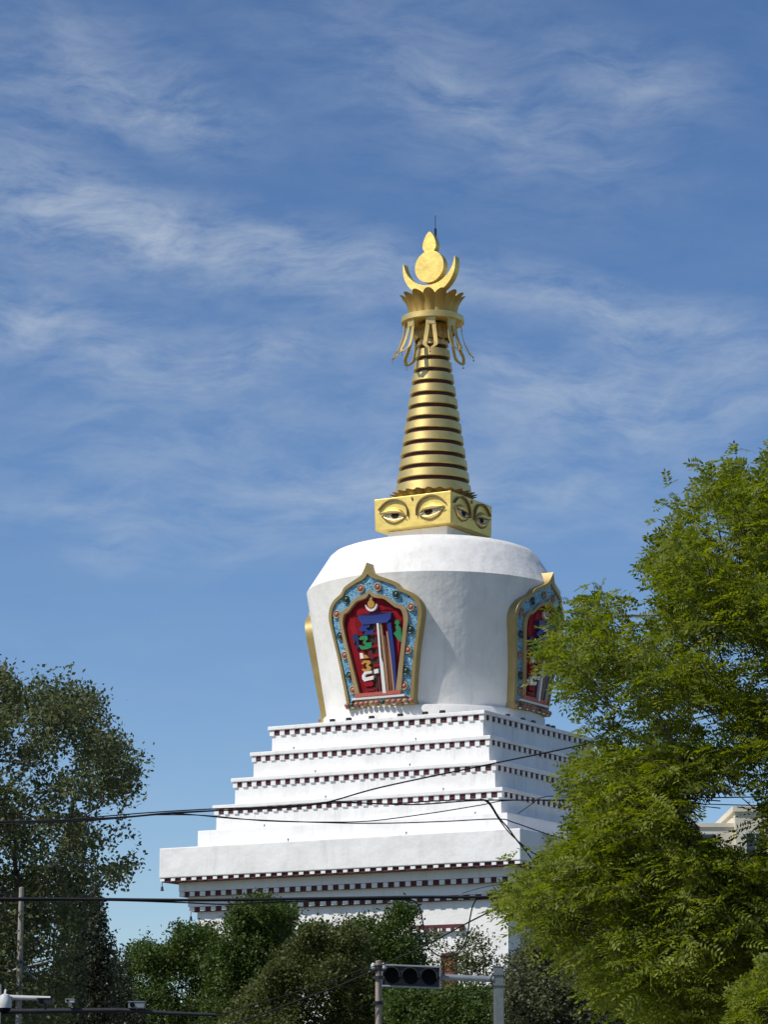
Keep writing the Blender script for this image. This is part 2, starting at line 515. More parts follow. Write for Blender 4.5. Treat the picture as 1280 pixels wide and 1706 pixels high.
def make_niche():
    m = MB(); band(m, FO, FB, .065, -.60, -.01, 'frame')
    fr = m.build('niche', stupa, True)
    m = MB()
    n = len(FB)
    P = [NT(u, z, .0) for u, z in FB] + [NT(u, z, .0) for u, z in FI]
    m.add(P, [(i, i + 1, n + i + 1, n + i) for i in range(n - 1)], 'enamel')
    m.build('enamel_border', fr)
    m = MB(); band(m, FI, FP, .075, -.01, -.07, 'iframe'); m.build('inner_frame', fr, True)
    m = MB()                                        # red back panel, rows across
    k = (n - 1) // 2
    rows = [(FP[k - i], FP[k + i]) for i in range(1, k + 1)]
    P, Fc = [NT(FP[k][0], FP[k][1], -.06)], []
    for a, b in rows:
        for t in np.linspace(0, 1, 9):
            P.append(NT(a[0] + (b[0] - a[0]) * t, a[1], -.06))
    for j in range(8): Fc.append((0, 1 + j, 2 + j))
    for i in range(len(rows) - 1):
        for j in range(8):
            q = 1 + i * 9 + j
            Fc.append((q, q + 9, q + 10, q + 1))
    m.add(P, Fc, 'red'); m.build('panel', fr)

    def piece(name, pts, w0, w1, mat):
        m = MB()
        m.poly([(u - .06, z) for u, z in pts], NT, w0 - .07, w1 * .72 - .05, mat)
        return m.build(name, fr)
    arc = lambda c, r, a0, a1, n: [(c[0] + r * math.cos(R(a0 + (a1 - a0) * i / n)), c[1] + r * math.sin(R(a0 + (a1 - a0) * i / n))) for i in range(n + 1)]
    # flame halo behind the emblem
    piece('halo', [(-.75, 16.05), (-.85, 16.4), (-.83, 16.72), (-.55, 16.76), (-.5, 16.95), (-.2, 16.99), (.1, 17.0), (.45, 16.99), (.6, 16.85), (.95, 16.78), (1.08, 16.5), (1.03, 16.1), (.8, 15.0), (-.45, 15.0)], -.02, .025, 'redlight')
    piece('emblem_moon', arc((.08, 17.03), .22, 180, 360, 14) + arc((.08, 17.09), .20, 345, 195, 12), .0, .12, 'white')
    piece('emblem_sun', arc((.07, 17.05), .125, 0, 360, 16)[:-1], .0, .11, 'orange')
    piece('emblem_flame', [(.03, 17.17), (.0, 17.26), (.06, 17.24), (.08, 17.34), (.12, 17.24), (.15, 17.25), (.11, 17.17)], .0, .10, 'tan')
    piece('emblem_cap', [(-.44, 16.72), (-.41, 16.58), (-.28, 16.41), (.62, 16.41), (.76, 16.53), (.80, 16.72), (.5, 16.735), (.1, 16.73)], .0, .17, 'blue')
    piece('emblem_stripe', [(.60, 16.41), (.745, 16.41), (.79, 15.44), (.76, 14.18), (.70, 14.18), (.66, 15.2)], .0, .13, 'blue')
    piece('emblem_stripe', [(.24, 16.41), (.31, 16.41), (.31, 15.32), (.36, 15.1), (.38, 14.16), (.26, 14.16), (.24, 15.33)], .0, .15, 'white')
    piece('emblem_stripe', [(.345, 16.41), (.40, 16.41), (.46, 15.16), (.46, 14.16), (.40, 14.16), (.37, 15.3)], .0, .11, 'tan')
    piece('emblem_stripe', [(.42, 16.0), (.50, 16.0), (.58, 15.0), (.58, 14.16), (.475, 14.16), (.47, 15.2)], .0, .09, 'brown')
    piece('emblem_stripe', [(.55, 16.12), (.60, 16.12), (.655, 15.2), (.68, 14.18), (.62, 14.18), (.60, 15.0)], .0, .11, 'tan')
    piece('emblem_stripe', [(.10, 16.41), (.17, 16.41), (.19, 15.3), (.17, 14.2), (.10, 14.2), (.12, 15.3)], .0, .07, 'dred')
    piece('emblem_letter', [(.86, 16.38), (.93, 16.5), (.97, 16.44), (1.02, 16.47), (1.04, 16.36), (.98, 16.32), (1.06, 16.2), (1.07, 15.76), (.98, 15.78), (.80, 16.05), (.92, 16.14), (.88, 16.26), (.93, 16.31)], .0, .11, 'green')
    # stacked letters, dark blue top to dark red foot
    piece('emblem_letter', [(-.45, 16.28), (-.30, 16.41), (-.02, 16.41), (-.05, 16.3), (-.18, 16.3), (-.1, 16.2), (.1, 16.22), (.1, 16.08), (-.3, 16.06), (-.2, 16.2), (-.36, 16.2)], .0, .13, 'blue')
    piece('emblem_letter', [(-.78, 16.1), (-.62, 16.16), (-.52, 16.1), (-.5, 15.75), (-.62, 15.62), (-.62, 15.95), (-.70, 15.8), (-.72, 15.98)], .0, .1, 'navy')
    piece('emblem_letter', [(-.49, 15.97), (-.40, 16.03), (-.16, 16.05), (-.13, 15.93), (-.22, 15.88), (-.20, 15.82), (.0, 15.82), (-.01, 15.66), (-.2, 15.62), (-.41, 15.62), (-.51, 15.74), (-.46, 15.77), (-.38, 15.71), (-.25, 15.73), (-.33, 15.84), (-.27, 15.93), (-.42, 15.93)], .0, .15, 'green')
    piece('emblem_letter', [(-.18, 15.6), (-.04, 15.6), (.0, 15.4), (.12, 15.42), (.12, 15.34), (-.05, 15.28), (-.2, 15.36)], .0, .09, 'dred')
    piece('emblem_letter', [(-.50, 15.52), (-.38, 15.50), (-.36, 15.34), (-.49, 15.33)], .0, .13, 'white')
    piece('emblem_letter', [(-.36, 15.43), (-.28, 15.45), (-.16, 15.33), (-.34, 15.33)], .0, .13, 'orange')
    piece('emblem_letter', [(-.47, 15.17), (-.36, 15.27), (-.12, 15.24), (-.10, 15.16), (-.2, 15.10), (-.10, 15.02), (-.14, 14.92), (-.38, 14.90), (-.47, 14.98), (-.42, 15.01), (-.34, 14.97), (-.25, 15.0), (-.3, 15.1), (-.24, 15.17), (-.34, 15.19), (-.40, 15.14)], .0, .14, 'orange')
    piece('emblem_letter', [(-.48, 14.78), (-.36, 14.90), (-.08, 14.91), (-.10, 14.84), (-.32, 14.82), (-.37, 14.77), (-.33, 14.71), (-.02, 14.75), (-.06, 14.63), (-.40, 14.59), (-.47, 14.67)], .0, .15, 'white')
    piece('emblem_letter', [(.0, 14.94), (.16, 14.96), (.16, 14.83), (.0, 14.81)], .0, .14, 'white')
    piece('emblem_letter', [(-.45, 14.55), (-.1, 14.58), (-.06, 14.48), (-.14, 14.42), (-.40, 14.43)], .0, .13, 'redlight')
    piece('emblem_letter', [(-.45, 14.36), (-.08, 14.40), (.04, 14.36), (.04, 14.2), (-.37, 14.2), (-.45, 14.28)], .0, .08, 'dred')
    piece('emblem_letter', [(-.36, 14.33), (-.05, 14.33), (-.05, 14.27), (-.34, 14.27)], .0, .11, 'redlight')
    # dark core behind the letters and the short bars that tie them to the staff
    piece('emblem_core', [(-.20, 16.40), (.22, 16.40), (.24, 15.3), (.22, 14.18), (-.05, 14.18), (-.10, 15.0), (-.22, 15.7)], .0, .035, 'groove')
    for zz in (16.12, 15.72, 15.42, 15.1):
        piece('emblem_bar', [(-.02, zz), (.24, zz + .02), (.24, zz - .06), (-.02, zz - .08)], .0, .12, 'redlight')
    for a_, b_ in ((.335, .30), (.475, .43)):
        piece('emblem_line', [(a_, 16.0), (a_ + .018, 16.0), (a_ + .05, 14.2), (a_ + .03, 14.2)], .0, .10, 'groove')
    # foot of the panel
    m = MB(); m.poly([(-.84, 14.22), (-.86, 14.10), (.86, 14.10), (.84, 14.22)], NT, -.07, .11, 'pink'); m.build('skirting', fr)
    m = MB(); m.poly([(-.98, 14.09), (-.98, 14.02), (.98, 14.02), (.98, 14.09)], NT, -.07, .12, 'white'); m.build('white_fillet', fr)
    m = MB()
    m.poly([(-1.27, 13.93), (-1.27, 13.76), (1.27, 13.76), (1.27, 13.93)], NT, -.4, .12, 'frame')
    for i in range(13):
        u = -1.2 + i * .2
        c = NT(u, 13.87, .13)
        m.sphere(c, .095, ('coral', 'jade', 'tan')[i % 3 if i % 2 else 0], 10, 6, (1, .8, .8))
        c = NT(u + .02, 13.79, .12)
        m.sphere(c, .07, 'white' if i % 2 else 'frame', 8, 5, (1.1, .6, .5))
    m.build('lotus_row', fr, True)
    jw = [(.32, 17.57), (.94, 17.29), (1.40, 16.86), (1.32, 16.15), (1.19, 15.50), (1.06, 14.84), (.96, 14.36)]
    for sgn in (-1, 1):
        for i, (u, z) in enumerate(jw):
            m = MB()
            c = NT(sgn * u, z, .0)
            m.sphere(c, .088, 'coral' if i % 2 == 0 else 'jade', 12, 8, (1, .9, 1.05))
            ring = [(c[0] + .115 * math.cos(a), c[1] - .03, c[2] + .122 * math.sin(a)) for a in np.linspace(0, 2 * math.pi, 17)]
            m.tube(ring, .022, 'iframe' if i % 2 == 0 else 'jade', 6, False)
            m.build('jewel', fr, True)
    return fr


niche = make_niche()
for k in (1, 2, 3):
    c = copy_tree(niche, stupa)
    c.rotation_euler = (0, 0, k * math.pi / 2)

# plinth and eye box
m = MB()
m.frustum(1.03, 19.45 + Z0, 1.03, 19.80 + Z0, 'wall'); m.frustum(1.138, 19.80 + Z0, 1.138, 20.10 + Z0, 'wall')
m.build('box_plinth', stupa, bevel=.015)
EH = 1.477
m = MB(); m.frustum(EH - .02, 20.1092 + Z0, EH, 21.193 + Z0, 'goldflat')
ebox = m.build('eye_box', stupa, bevel=.02)


def EL(u, z, w): return (u, -(EH + w - .012), z + Z0)


def strip(mb, pts, width, w0, w1, mat, taper=True, n=24):
    c = crom(pts, n)
    d = np.gradient(c, axis=0); d /= np.linalg.norm(d, axis=1)[:, None]
    nn = np.c_[-d[:, 1], d[:, 0]]
    t = np.linspace(0, 1, n)
    wd = width * (np.sin(np.pi * np.clip(t * .86 + .07, 0, 1)) if taper else np.ones(n))[:, None] / 2
    mb.poly([tuple(p) for p in np.vstack([c + nn * wd, (c - nn * wd)[::-1]])], EL, w0, w1, mat)


def loft(mb, top, bot, wt, wb, bulge, mat, n=20, k=7):
    a, b = crom(top, n), crom(bot, n)
    P, Fc = [], []
    for i in range(n):
        e = math.sin(math.pi * i / (n - 1)) ** .6
        for j in range(k):
            t = j / (k - 1)
            p = a[i] * (1 - t) + b[i] * t
            P.append(EL(p[0], p[1], (wt * (1 - t) + wb * t) * e + bulge * e * math.sin(math.pi * t) ** .8))
    for i in range(n - 1):
        for j in range(k - 1):
            q = i * k + j
            Fc.append((q, q + 1, q + k + 1, q + k))
    mb.add(P, Fc, mat)


def eye(sgn):
    S = lambda pts: [(sgn * u, z) for u, z in pts]
    parts = []
    m = MB(); strip(m, S([(.17, 20.48), (.19, 20.75), (.36, 20.99), (.70, 21.10), (1.02, 21.03), (1.30, 20.80)]), .058, -.02, .09, 'brow'); parts.append(m.build('eyebrow', ebox))
    m = MB(); loft(m, S([(.23, 20.51), (.44, 20.76), (.76, 20.86), (1.02, 20.80), (1.27, 20.70)]), S([(.25, 20.50), (.45, 20.61), (.74, 20.64), (1.0, 20.64), (1.26, 20.68)]), .0, .10, .08, 'goldflat'); parts.append(m.build('eyelid', ebox, True))
    m = MB(); m.poly(S([(.27, 20.51), (.45, 20.60), (.74, 20.63), (1.0, 20.63), (1.21, 20.67), (1.0, 20.54), (.78, 20.47), (.6, 20.45), (.42, 20.47)]), EL, -.02, .045, 'eyewhite'); parts.append(m.build('eye_white', ebox))
    m = MB(); m.poly(S([(.50, 20.607), (.76, 20.627), (.80, 20.54), (.74, 20.475), (.62, 20.455), (.53, 20.48), (.49, 20.54)]), EL, .0, .052, 'eyedark'); parts.append(m.build('pupil', ebox))
    m = MB(); loft(m, S([(.26, 20.50), (.42, 20.46), (.6, 20.44), (.78, 20.46), (1.0, 20.53), (1.22, 20.66)]), S([(.25, 20.49), (.40, 20.38), (.66, 20.30), (.82, 20.33), (1.01, 20.42), (1.23, 20.65)]), .04, .0, .05, 'gold'); parts.append(m.build('lower_lid', ebox, True))
    m = MB()
    strip(m, S([(.26, 20.49), (.45, 20.60), (.74, 20.635), (1.0, 20.635), (1.24, 20.68)]), .022, .08, .108, 'brow', False)
    strip(m, S([(.24, 20.50), (.39, 20.37), (.66, 20.285), (.83, 20.315), (1.02, 20.41), (1.24, 20.67)]), .022, -.02, .03, 'brow')
    parts.append(m.build('eye_outline', ebox))
    return parts


eparts = eye(1) + eye(-1)
m = MB(); m.poly([(.035 * math.cos(a), 21.07 + .06 * math.sin(a)) for a in np.linspace(0, 2 * math.pi, 13)[:-1]], EL, -.02, .04, 'brow'); eparts.append(m.build('forehead_dot', ebox))
for k in (1, 2, 3):
    for e in eparts:
        c = e.copy(); COL.objects.link(c); c.rotation_euler = (0, 0, k * math.pi / 2)

# spire
def petal_mesh(mb, az, r0, z0, r1, z1, width, curl, thick, mat, n=8, k=7, bow=.06, flat_top=.76):
    """one lotus petal leaning from (r0,z0) to (r1,z1)"""
    ca, sa = math.cos(az), math.sin(az)
    P = []
    for side in (0, 1):
        for i in range(n):
            t = math.sin(i / (n - 1) * math.pi / 2)
            r = r0 + (r1 - r0) * t + curl * t ** 3 - bow * math.sin(math.pi * t)
            z = z0 + (z1 - z0) * t
            w = width / 2 * (.72 + .28 * math.sin(math.pi * min(1, t * .8)))
            if t > flat_top: w *= math.sqrt(max(0, 1 - ((t - flat_top) / (1 - flat_top)) ** 2)) * .98 + .02
            for j in range(k):
                s_ = -1 + 2 * j / (k - 1)
                rr = r - .26 * width * (2 * w / width * s_) ** 2 - side * thick
                P.append((rr * ca - w * s_ * sa, rr * sa + w * s_ * ca, z))
    Fc = []
    N_ = n * k
    for i in range(n - 1):
        for j in range(k - 1):
            q = i * k + j
            Fc.append((q, q + 1, q + k + 1, q + k)); Fc.append((N_ + q, N_ + q + k, N_ + q + k + 1, N_ + q + 1))
        Fc.append((i * k, (i + 1) * k, N_ + (i + 1) * k, N_ + i * k))
        Fc.append((i * k + k - 1, N_ + i * k + k - 1, N_ + (i + 1) * k + k - 1, (i + 1) * k + k - 1))
    for j in range(k - 1):
        q = (n - 1) * k + j
        Fc.append((q, q + 1, N_ + q + 1, N_ + q))
    mb.add(P, Fc, mat)


rs = lambda z: 1.285 - (z - 21.58) * .1467
m = MB(); m.lathe([(1.22, 21.15 + Z0), (1.20, 21.5 + Z0), (rs(27.4) - .08, 27.4 + Z0)], 72, 'groove')
spire = m.build('spire_core', stupa, True)
zb = [21.84 + .433 * i for i in range(13)]
edges = [(21.42, zb[0] - .08)] + [(zb[i] + .075, zb[i + 1] - .075) for i in range(12)] + [(zb[12] + .075, 27.36)]
for a, b in edges:
    m = MB()
    m.lathe([(rs(a) - .09, a + Z0), (rs(a) - .01, a + Z0), (rs(a) + .005, a + .02 + Z0), (rs(b) + .02, b - .015 + Z0), (rs(b) + .005, b + Z0), (rs(b) - .09, b + Z0)], 72, 'gold')
    m.build('spire_ring', stupa, True)
for i in range(24):
    m = MB(); petal_mesh(m, 2 * math.pi * (i + .5) / 24, 1.27, 21.20 + Z0, 1.38, 21.44 + Z0, .33, .14, .03, 'base_gild' if i % 2 else 'brow', 9, 7)
    m.build('base_petal', stupa, True)
for i in range(10):
    m = MB(); petal_mesh(m, 2 * math.pi * i / 10 + .15, .50, 27.44 + Z0, .70, 26.86 + Z0, .44, -.06, .03, 'goldbrown', 12, 9, -.08)
    m.build('hanging_petal', stupa, True)
m = MB()
m.lathe([(.35, 27.50 + Z0), (1.055, 27.49 + Z0), (1.085, 27.51 + Z0), (1.085, 27.70 + Z0), (1.055, 27.72 + Z0), (.3, 27.76 + Z0)], 80, 'gold')
m.build('parasol_disc', stupa, True)
m = MB(); m.lathe([(.55, 27.7 + Z0), (.62, 28.0 + Z0), (.75, 28.25 + Z0), (.4, 28.3 + Z0), (.01, 28.3 + Z0)], 40, 'goldbrown'); m.build('lotus_core', stupa, True)
for i in range(14):
    m = MB(); petal_mesh(m, 2 * math.pi * (i + .3) / 14, .84, 27.72 + Z0, 1.04, 28.50 + Z0, .45, .10, .035, 'goldbrown', 14, 9)
    m.build('lotus_petal', stupa, True)

TT = lambda u, z, w: (u, -w, z + Z0)
circ = lambda c, r, a0, a1, n, q=1.: [(c[0] + r * math.cos(R(a0 + (a1 - a0) * i / n)), c[1] + q * r * math.sin(R(a0 + (a1 - a0) * i / n))) for i in range(n + 1)]
m = MB(); m.poly(circ((-.06, 29.56), 1.04, 168.4, 371.6, 40) + circ((-.06, 29.865), 1.004, 353.5, 186.5, 36), TT, -.155, .155, 'goldflat'); m.build('crescent', stupa, bevel=.012)
m = MB(); m.poly(circ((-.055, 29.53), .57, 0, 360, 48)[:-1], TT, -.14, .14, 'goldflat'); m.build('sun_disc', stupa, bevel=.012)
jew = crom([(.0, 30.80), (.13, 30.68), (.24, 30.45), (.27, 30.25), (.22, 30.12), (.14, 30.03)], 20)
m = MB(); m.poly([(-.06 + u, z) for u, z in jew] + [(-.06 - u, z) for u, z in jew[::-1][:-1]], TT, -.13, .13, 'goldflat'); m.build('flame_jewel', stupa, bevel=.01)
m = MB(); m.tube([(0.05, .12, 30.6 + Z0), (0.05, .12, 30.95 + Z0)], .045, 'iron', 8); m.tube([(0.05, .12, 30.95 + Z0), (.05, .12, 31.42 + Z0)], .012, 'iron', 6); m.build('lightning_rod', stupa)


def streamer(az, flare, drop):
    ca, sa = math.cos(az), math.sin(az)
    W = lambda r, t, z: (r * ca - t * sa, r * sa + t * ca, z + Z0)
    prof = lambda s: (.98 + .05 * s + flare * s * s + .10 * s ** 6, 27.50 - drop * s)
    m = MB()
    mat = 'gold'
    for sg in (-1, 1):
        P, Fc = [], []
        S_ = np.linspace(0, 1, 18)
        for s in S_:
            r, z = prof(s)
            tc = np.interp(s, [0, .12, .30, .86, 1], [.09, .10, .115, .20, .03]) * sg
            hw = .066
            for dr, dt in ((0, -hw), (0, hw), (-.03, hw), (-.03, -hw)):
                P.append(W(r + dr, tc + dt, z))
        for i in range(len(S_) - 1):
            for q in range(4):
                a, b = i * 4 + q, i * 4 + (q + 1) % 4
                Fc.append((a, b, b + 4, a + 4))
        m.add(P, Fc, mat)
    m.poly([(-.17, 27.50), (-.13, 27.24), (.13, 27.24), (.17, 27.50)], lambda u, z, w: W(prof((27.5 - z) / drop)[0] + w, u, z), -.03, .015, mat)
    r, z = prof(1)
    m.tube([W(r, 0, z + .02), W(r, 0, z - .10)], .008, 'iron', 5)
    m.sphere(W(r, 0, z - .12), .03, 'goldbrown', 8, 6)
    o = m.build('streamer', stupa)


for k in range(8):
    streamer(-math.pi / 2 - TH + R(-5 + 45 * k), .27, 1.22)

# floodlights on the top ledge
fl = empty('floodlight', (0, 0, 0), 0)
m = MB(); m.box(-.08, .08, -.05, .05, .03, .11, 'black'); m.box(-.07, .07, -.056, -.05, .04, .10, 'lens'); m.build('lamp_housing', fl, bevel=.01)
m = MB(); m.box(-.10, -.085, -.02, .02, 0, .09, 'iron'); m.box(.085, .10, -.02, .02, 0, .09, 'iron'); m.box(-.10, .10, -.03, .03, -.004, .008, 'iron'); m.build('yoke', fl)
Ms = Matrix.Translation((SX, SY, 0)) @ Matrix.Rotation(TH, 4, 'Z')
spots = [(-1.67, 0), (-1.05, 0), (-.19, 0), (.88, 0), (1.8, 0), (2.43, 0), (-2.1, 1), (-1.02, 1), (-.27, 1), (.8, 1), (1.17, 1)]
place = ['first from the left below the left painted niche', 'second from the left below the left painted niche', 'third from the left below the left painted niche', 'just right of the left painted niche', 'in the middle below the plain part of the bell', 'nearest the front corner on the sunlit side', 'nearest the front corner on the shaded side', 'at the left foot of the right painted niche', 'below the middle of the right painted niche', 'left one of the close pair beyond the right niche', 'rightmost of all beside the locust leaves']
for i, (u, k) in enumerate(spots):
    o = fl if i == 0 else copy_tree(fl)
    p = Matrix.Rotation(k * math.pi / 2, 4, 'Z') @ Vector((u, -3.87, 13.3267 + Z0 + .006))
    o.location = Ms @ p
    o.rotation_euler = (0, 0, TH + k * math.pi / 2 + math.pi)
    tag(o, 'small black floodlight on top ledge, ' + place[i], 'floodlight', 'floodlights on the top ledge of the stupa')
# wind bells under the two left corners
for (h, z, lab) in ((6.50, 8.16, 'dark wind bell hanging from the far left corner of the big white slab'), (5.82, 7.22, 'dark wind bell hanging from the lowest left dentil corner')):
    wb = empty('wind_bell', Ms @ Vector((-h, -h, z + Z0)), 0, lab, 'wind bell', 'wind bells under the left corners')
    m = MB(); m.tube([(0, 0, .02), (0, 0, -.16)], .012, 'iron', 6); m.build('chain', wb)
    m = MB(); m.lathe([(.012, -.15), (.035, -.17), (.045, -.25), (.065, -.30), (.05, -.30)], 12, 'iron'); m.build('bell_cup', wb, True)

# ------------------------------------------------------------------ ground
def sheet(name, x0, x1, y0, y1, z, mat, label=None):
    m = MB(); m.add([(x0, y0, z), (x1, y0, z), (x1, y1, z), (x0, y1, z)], [(0, 1, 2, 3)], mat)
    return tag(m.build(name), kind='structure')


sheet('ground', -3000, 3000, -3000, 6000, 0, 'earth')
sheet('road', -400, 400, 26, 44, .004, 'asphalt')
for nm, y0, y1 in (('pavement', -6, 25.8), ('pavement', 44.2, 60)):
    m = MB(); m.box(-400, 400, y0, y1, -.1, .12, 'paving'); tag(m.build(nm), kind='structure')
for y0 in (25.8, 44.0):
    m = MB(); m.box(-400, 400, y0, y0 + .2, -.1, .135, 'concrete'); tag(m.build('kerb', bevel=.02), kind='structure')
m = MB()
for i in range(40):
    m.add([(-120 + i * 6, 34.9, .008), (-117 + i * 6, 34.9, .008), (-117 + i * 6, 35.05, .008), (-120 + i * 6, 35.05, .008)], [(0, 1, 2, 3)], 'roadpaint')
tag(m.build('road_marking'), kind='structure')


# ------------------------------------------------------------------ trees
def inside(P, poly):
    x, y = P[:, 0], P[:, 1]
    ins = np.zeros(len(P), bool)
    n = len(poly)
    for i in range(n):
        x1, y1 = poly[i]; x2, y2 = poly[(i + 1) % n]
        c = (y1 > y) != (y2 > y)
        ins ^= c & (x < (x2 - x1) * (y - y1) / (y2 - y1 + 1e-12) + x1)
    return ins


def edge_dist(P, poly):
    d = np.full(len(P), 1e9)
    n = len(poly)
    for i in range(n):
        a = np.array(poly[i], float); b = np.array(poly[(i + 1) % n], float)
        ab = b - a
        t = np.clip(((P - a) @ ab) / (ab @ ab + 1e-9), 0, 1)
        d = np.minimum(d, np.linalg.norm(P - (a + t[:, None] * ab), axis=1))
    return d


def vnoise(P, freq, seed):
    g = np.random.default_rng(seed)
    s = np.zeros(len(P))
    for _ in range(9):
        k = g.normal(size=3); k /= np.linalg.norm(k); k *= freq * g.uniform(.6, 1.7)
        s += np.sin(P @ k * 2 * np.pi + g.uniform(0, 6.28))
    return s / 3.0


def unproj(px, py, Y):
    a, b = (px - 640) / F, (853 - py) / F
    dy = CP - b * SP; dz = SP + b * CP
    k = Y / dy
    return np.c_[a * k, Y, CAMZ + dz * k]


def norm(v): return v / (np.linalg.norm(v, axis=-1, keepdims=True) + 1e-9)


def sample_crown(poly, Y, thick, n, holes=(), clump=0., cfreq=.8, seed=1, soft=70.):
    """points through the crown's volume: outline from the photo, rounded in depth"""
    g = np.random.default_rng(seed)
    poly = np.array(poly, float)
    lo, hi = poly.min(0), poly.max(0)
    out = []
    tot = 0
    while tot < n:
        P = g.uniform(lo, hi, (4 * n, 2))
        P = P[inside(P, poly)]
        for h in holes: P = P[~(inside(P, np.array(h, float)) & (g.uniform(size=len(P)) < .93))]
        e = edge_dist(P, poly)
        t = np.clip(e / soft, 0, 1)
        T = thick * np.sqrt(1 - (1 - t) ** 2) + .06 * thick
        u = g.uniform(-1, 1, len(P)); u = np.sign(u) * np.abs(u) ** .7
        W = unproj(P[:, 0], P[:, 1], Y + u * T)
        if clump:
            W = W[vnoise(W, cfreq, seed + 3) > -1.2 + clump * 1.2]
        out.append(W); tot += len(W)
    return np.vstack(out)[:n]


def bunch(C, n, sig, g):
    """gather n twigs into boughs round the centres C"""
    k = g.integers(0, len(C), n)
    sz = g.uniform(.55, 1.35, len(C))[k][:, None]
    d = np.clip(g.normal(size=(n, 3)), -1.9, 1.9)
    return C[k] + d * np.array(sig) * sz


def prune(P, poly, holes, g, tol, rag=0., rf=2.5, hp=.9):
    """keep what lies within the crown's outline (a few stragglers beyond it) and thin the gaps"""
    y, z = P[:, 1], P[:, 2] - CAMZ
    zc = y * CP + z * SP
    Q = np.c_[640 + F * P[:, 0] / zc, 853 - F * (z * CP - y * SP) / zc]
    poly = np.array(poly, float)
    sd = edge_dist(Q, poly) * np.where(inside(Q, poly), 1, -1)
    if rag: sd = sd + rag * (vnoise(P, rf, 77) - .15)
    ok = sd > -g.exponential(tol, len(Q))
    for h in holes: ok &= ~(inside(Q, np.array(h, float)) & (g.uniform(size=len(Q)) < hp))
    return ok


def quads_object(name, V, mat, parent):
    """V: (n,4,3) leaf blades"""
    n = len(V)
    me = bpy.data.meshes.new(name)
    me.vertices.add(n * 4); me.loops.add(n * 4); me.polygons.add(n)
    me.vertices.foreach_set('co', V.reshape(-1).astype(np.float32))
    me.loops.foreach_set('vertex_index', np.arange(n * 4, dtype=np.int32))
    me.polygons.foreach_set('loop_start', np.arange(0, n * 4, 4, dtype=np.int32))
    me.update(calc_edges=True)
    me.materials.append(M[mat])
    o = bpy.data.objects.new(name, me)
    COL.objects.link(o)
    o.parent = parent
    return o


def blades(C, D, Nn, length, width):
    """kite-shaped blade: base C, axis D, normal N"""
    S = norm(np.cross(D, Nn))
    L_ = length[:, None]; W = width[:, None]
    mid = C + D * L_ * .45 + Nn * L_ * .05
    return np.stack([C, mid + S * W / 2, C + D * L_, mid - S * W / 2], 1)


def pinnate(anchors, axis, g, per=7, tw=.32, leaf=.17, pairs=6, ll=.042, lw=.017, keep=None):
    """sprays of feathered leaves"""
    n = len(anchors)
    out = norm((anchors - axis) * np.array([1, 1, .55]) + np.array([0, 0, .35]) + g.normal(size=(n, 3)) * .45)
    A = np.repeat(anchors, per, 0); Dt = np.repeat(out, per, 0)
    s = np.tile(np.linspace(0, 1, per), n)
    base = A + Dt * (s * tw)[:, None] - np.array([0, 0, 1]) * (np.repeat(g.uniform(-.02, .22, n), per) * s ** 2)[:, None]
    lat = norm(np.cross(Dt, np.array([0, 0, 1.]) + g.normal(size=Dt.shape) * .2))
    sd = np.where(np.tile(np.arange(per), n) % 2 == 0, 1., -1.)[:, None]
    ld = norm(lat * sd * .9 + Dt * (.35 + .6 * s[:, None]) + g.normal(size=Dt.shape) * .28 + np.array([0, 0, -.10]))
    ln = norm(np.array([0, 0, 1.]) + g.normal(size=Dt.shape) * .75)
    ln = norm(ln - ld * np.sum(ln * ld, 1)[:, None])
    ls = np.cross(ld, ln)
    lsz = leaf * g.uniform(.5, 1.25, len(base))
    if keep is not None:
        ok = keep(base + ld * (lsz * .6)[:, None])
        base, ld, ln, ls, lsz = base[ok], ld[ok], ln[ok], ls[ok], lsz[ok]
    out_V = []
    for p in range(pairs):
        t = .22 + .78 * p / (pairs - .4)
        c = base + ld * (lsz * t)[:, None] - np.array([0, 0, 1]) * (lsz * .30 * t * t)[:, None]
        for q in (-1, 1):
            d = norm(ls * q + ld * .55 + g.normal(size=ld.shape) * .12 + np.array([0, 0, -.22]))
            out_V.append(blades(c, d, norm(ln + g.normal(size=ln.shape) * .25), ll * g.uniform(.75, 1.15, len(c)) * (1 - .25 * abs(t - .6)), lw * g.uniform(.8, 1.2, len(c))))
    c = base + ld * lsz[:, None] - np.array([0, 0, 1]) * (lsz * .30)[:, None]
    out_V.append(blades(c, norm(ld + np.array([0, 0, -.35])), ln, ll * np.ones(len(c)), lw * np.ones(len(c))))
    return np.vstack(out_V), base, out


def broad(anchors, axis, g, per=12, tw=.35, ll=.07, lw=.05, upb=.3, spread=.10, hang=.0):
    n = len(anchors)
    out = norm((anchors - axis) * np.array([1, 1, .6]) + np.array([0, 0, upb]) + g.normal(size=(n, 3)) * .5)
    A = np.repeat(anchors, per, 0); Dt = np.repeat(out, per, 0)
    s = g.uniform(0, 1, n * per)
    if np.ndim(axis) == 2: axis = np.repeat(axis, per, 0)
    base = A + Dt * (s * tw)[:, None] + g.normal(size=Dt.shape) * spread
    d = norm(Dt * .5 + g.normal(size=Dt.shape) * .8 + np.array([0, 0, -hang]))
    nn = norm(np.array([0, 0, .6]) + norm(base - axis) * .5 + g.normal(size=Dt.shape) * .65)
    nn = norm(nn - d * np.sum(nn * d, 1)[:, None])
    return blades(base, d, nn, ll * g.uniform(.65, 1.25, len(base)), lw * g.uniform(.7, 1.2, len(base)))


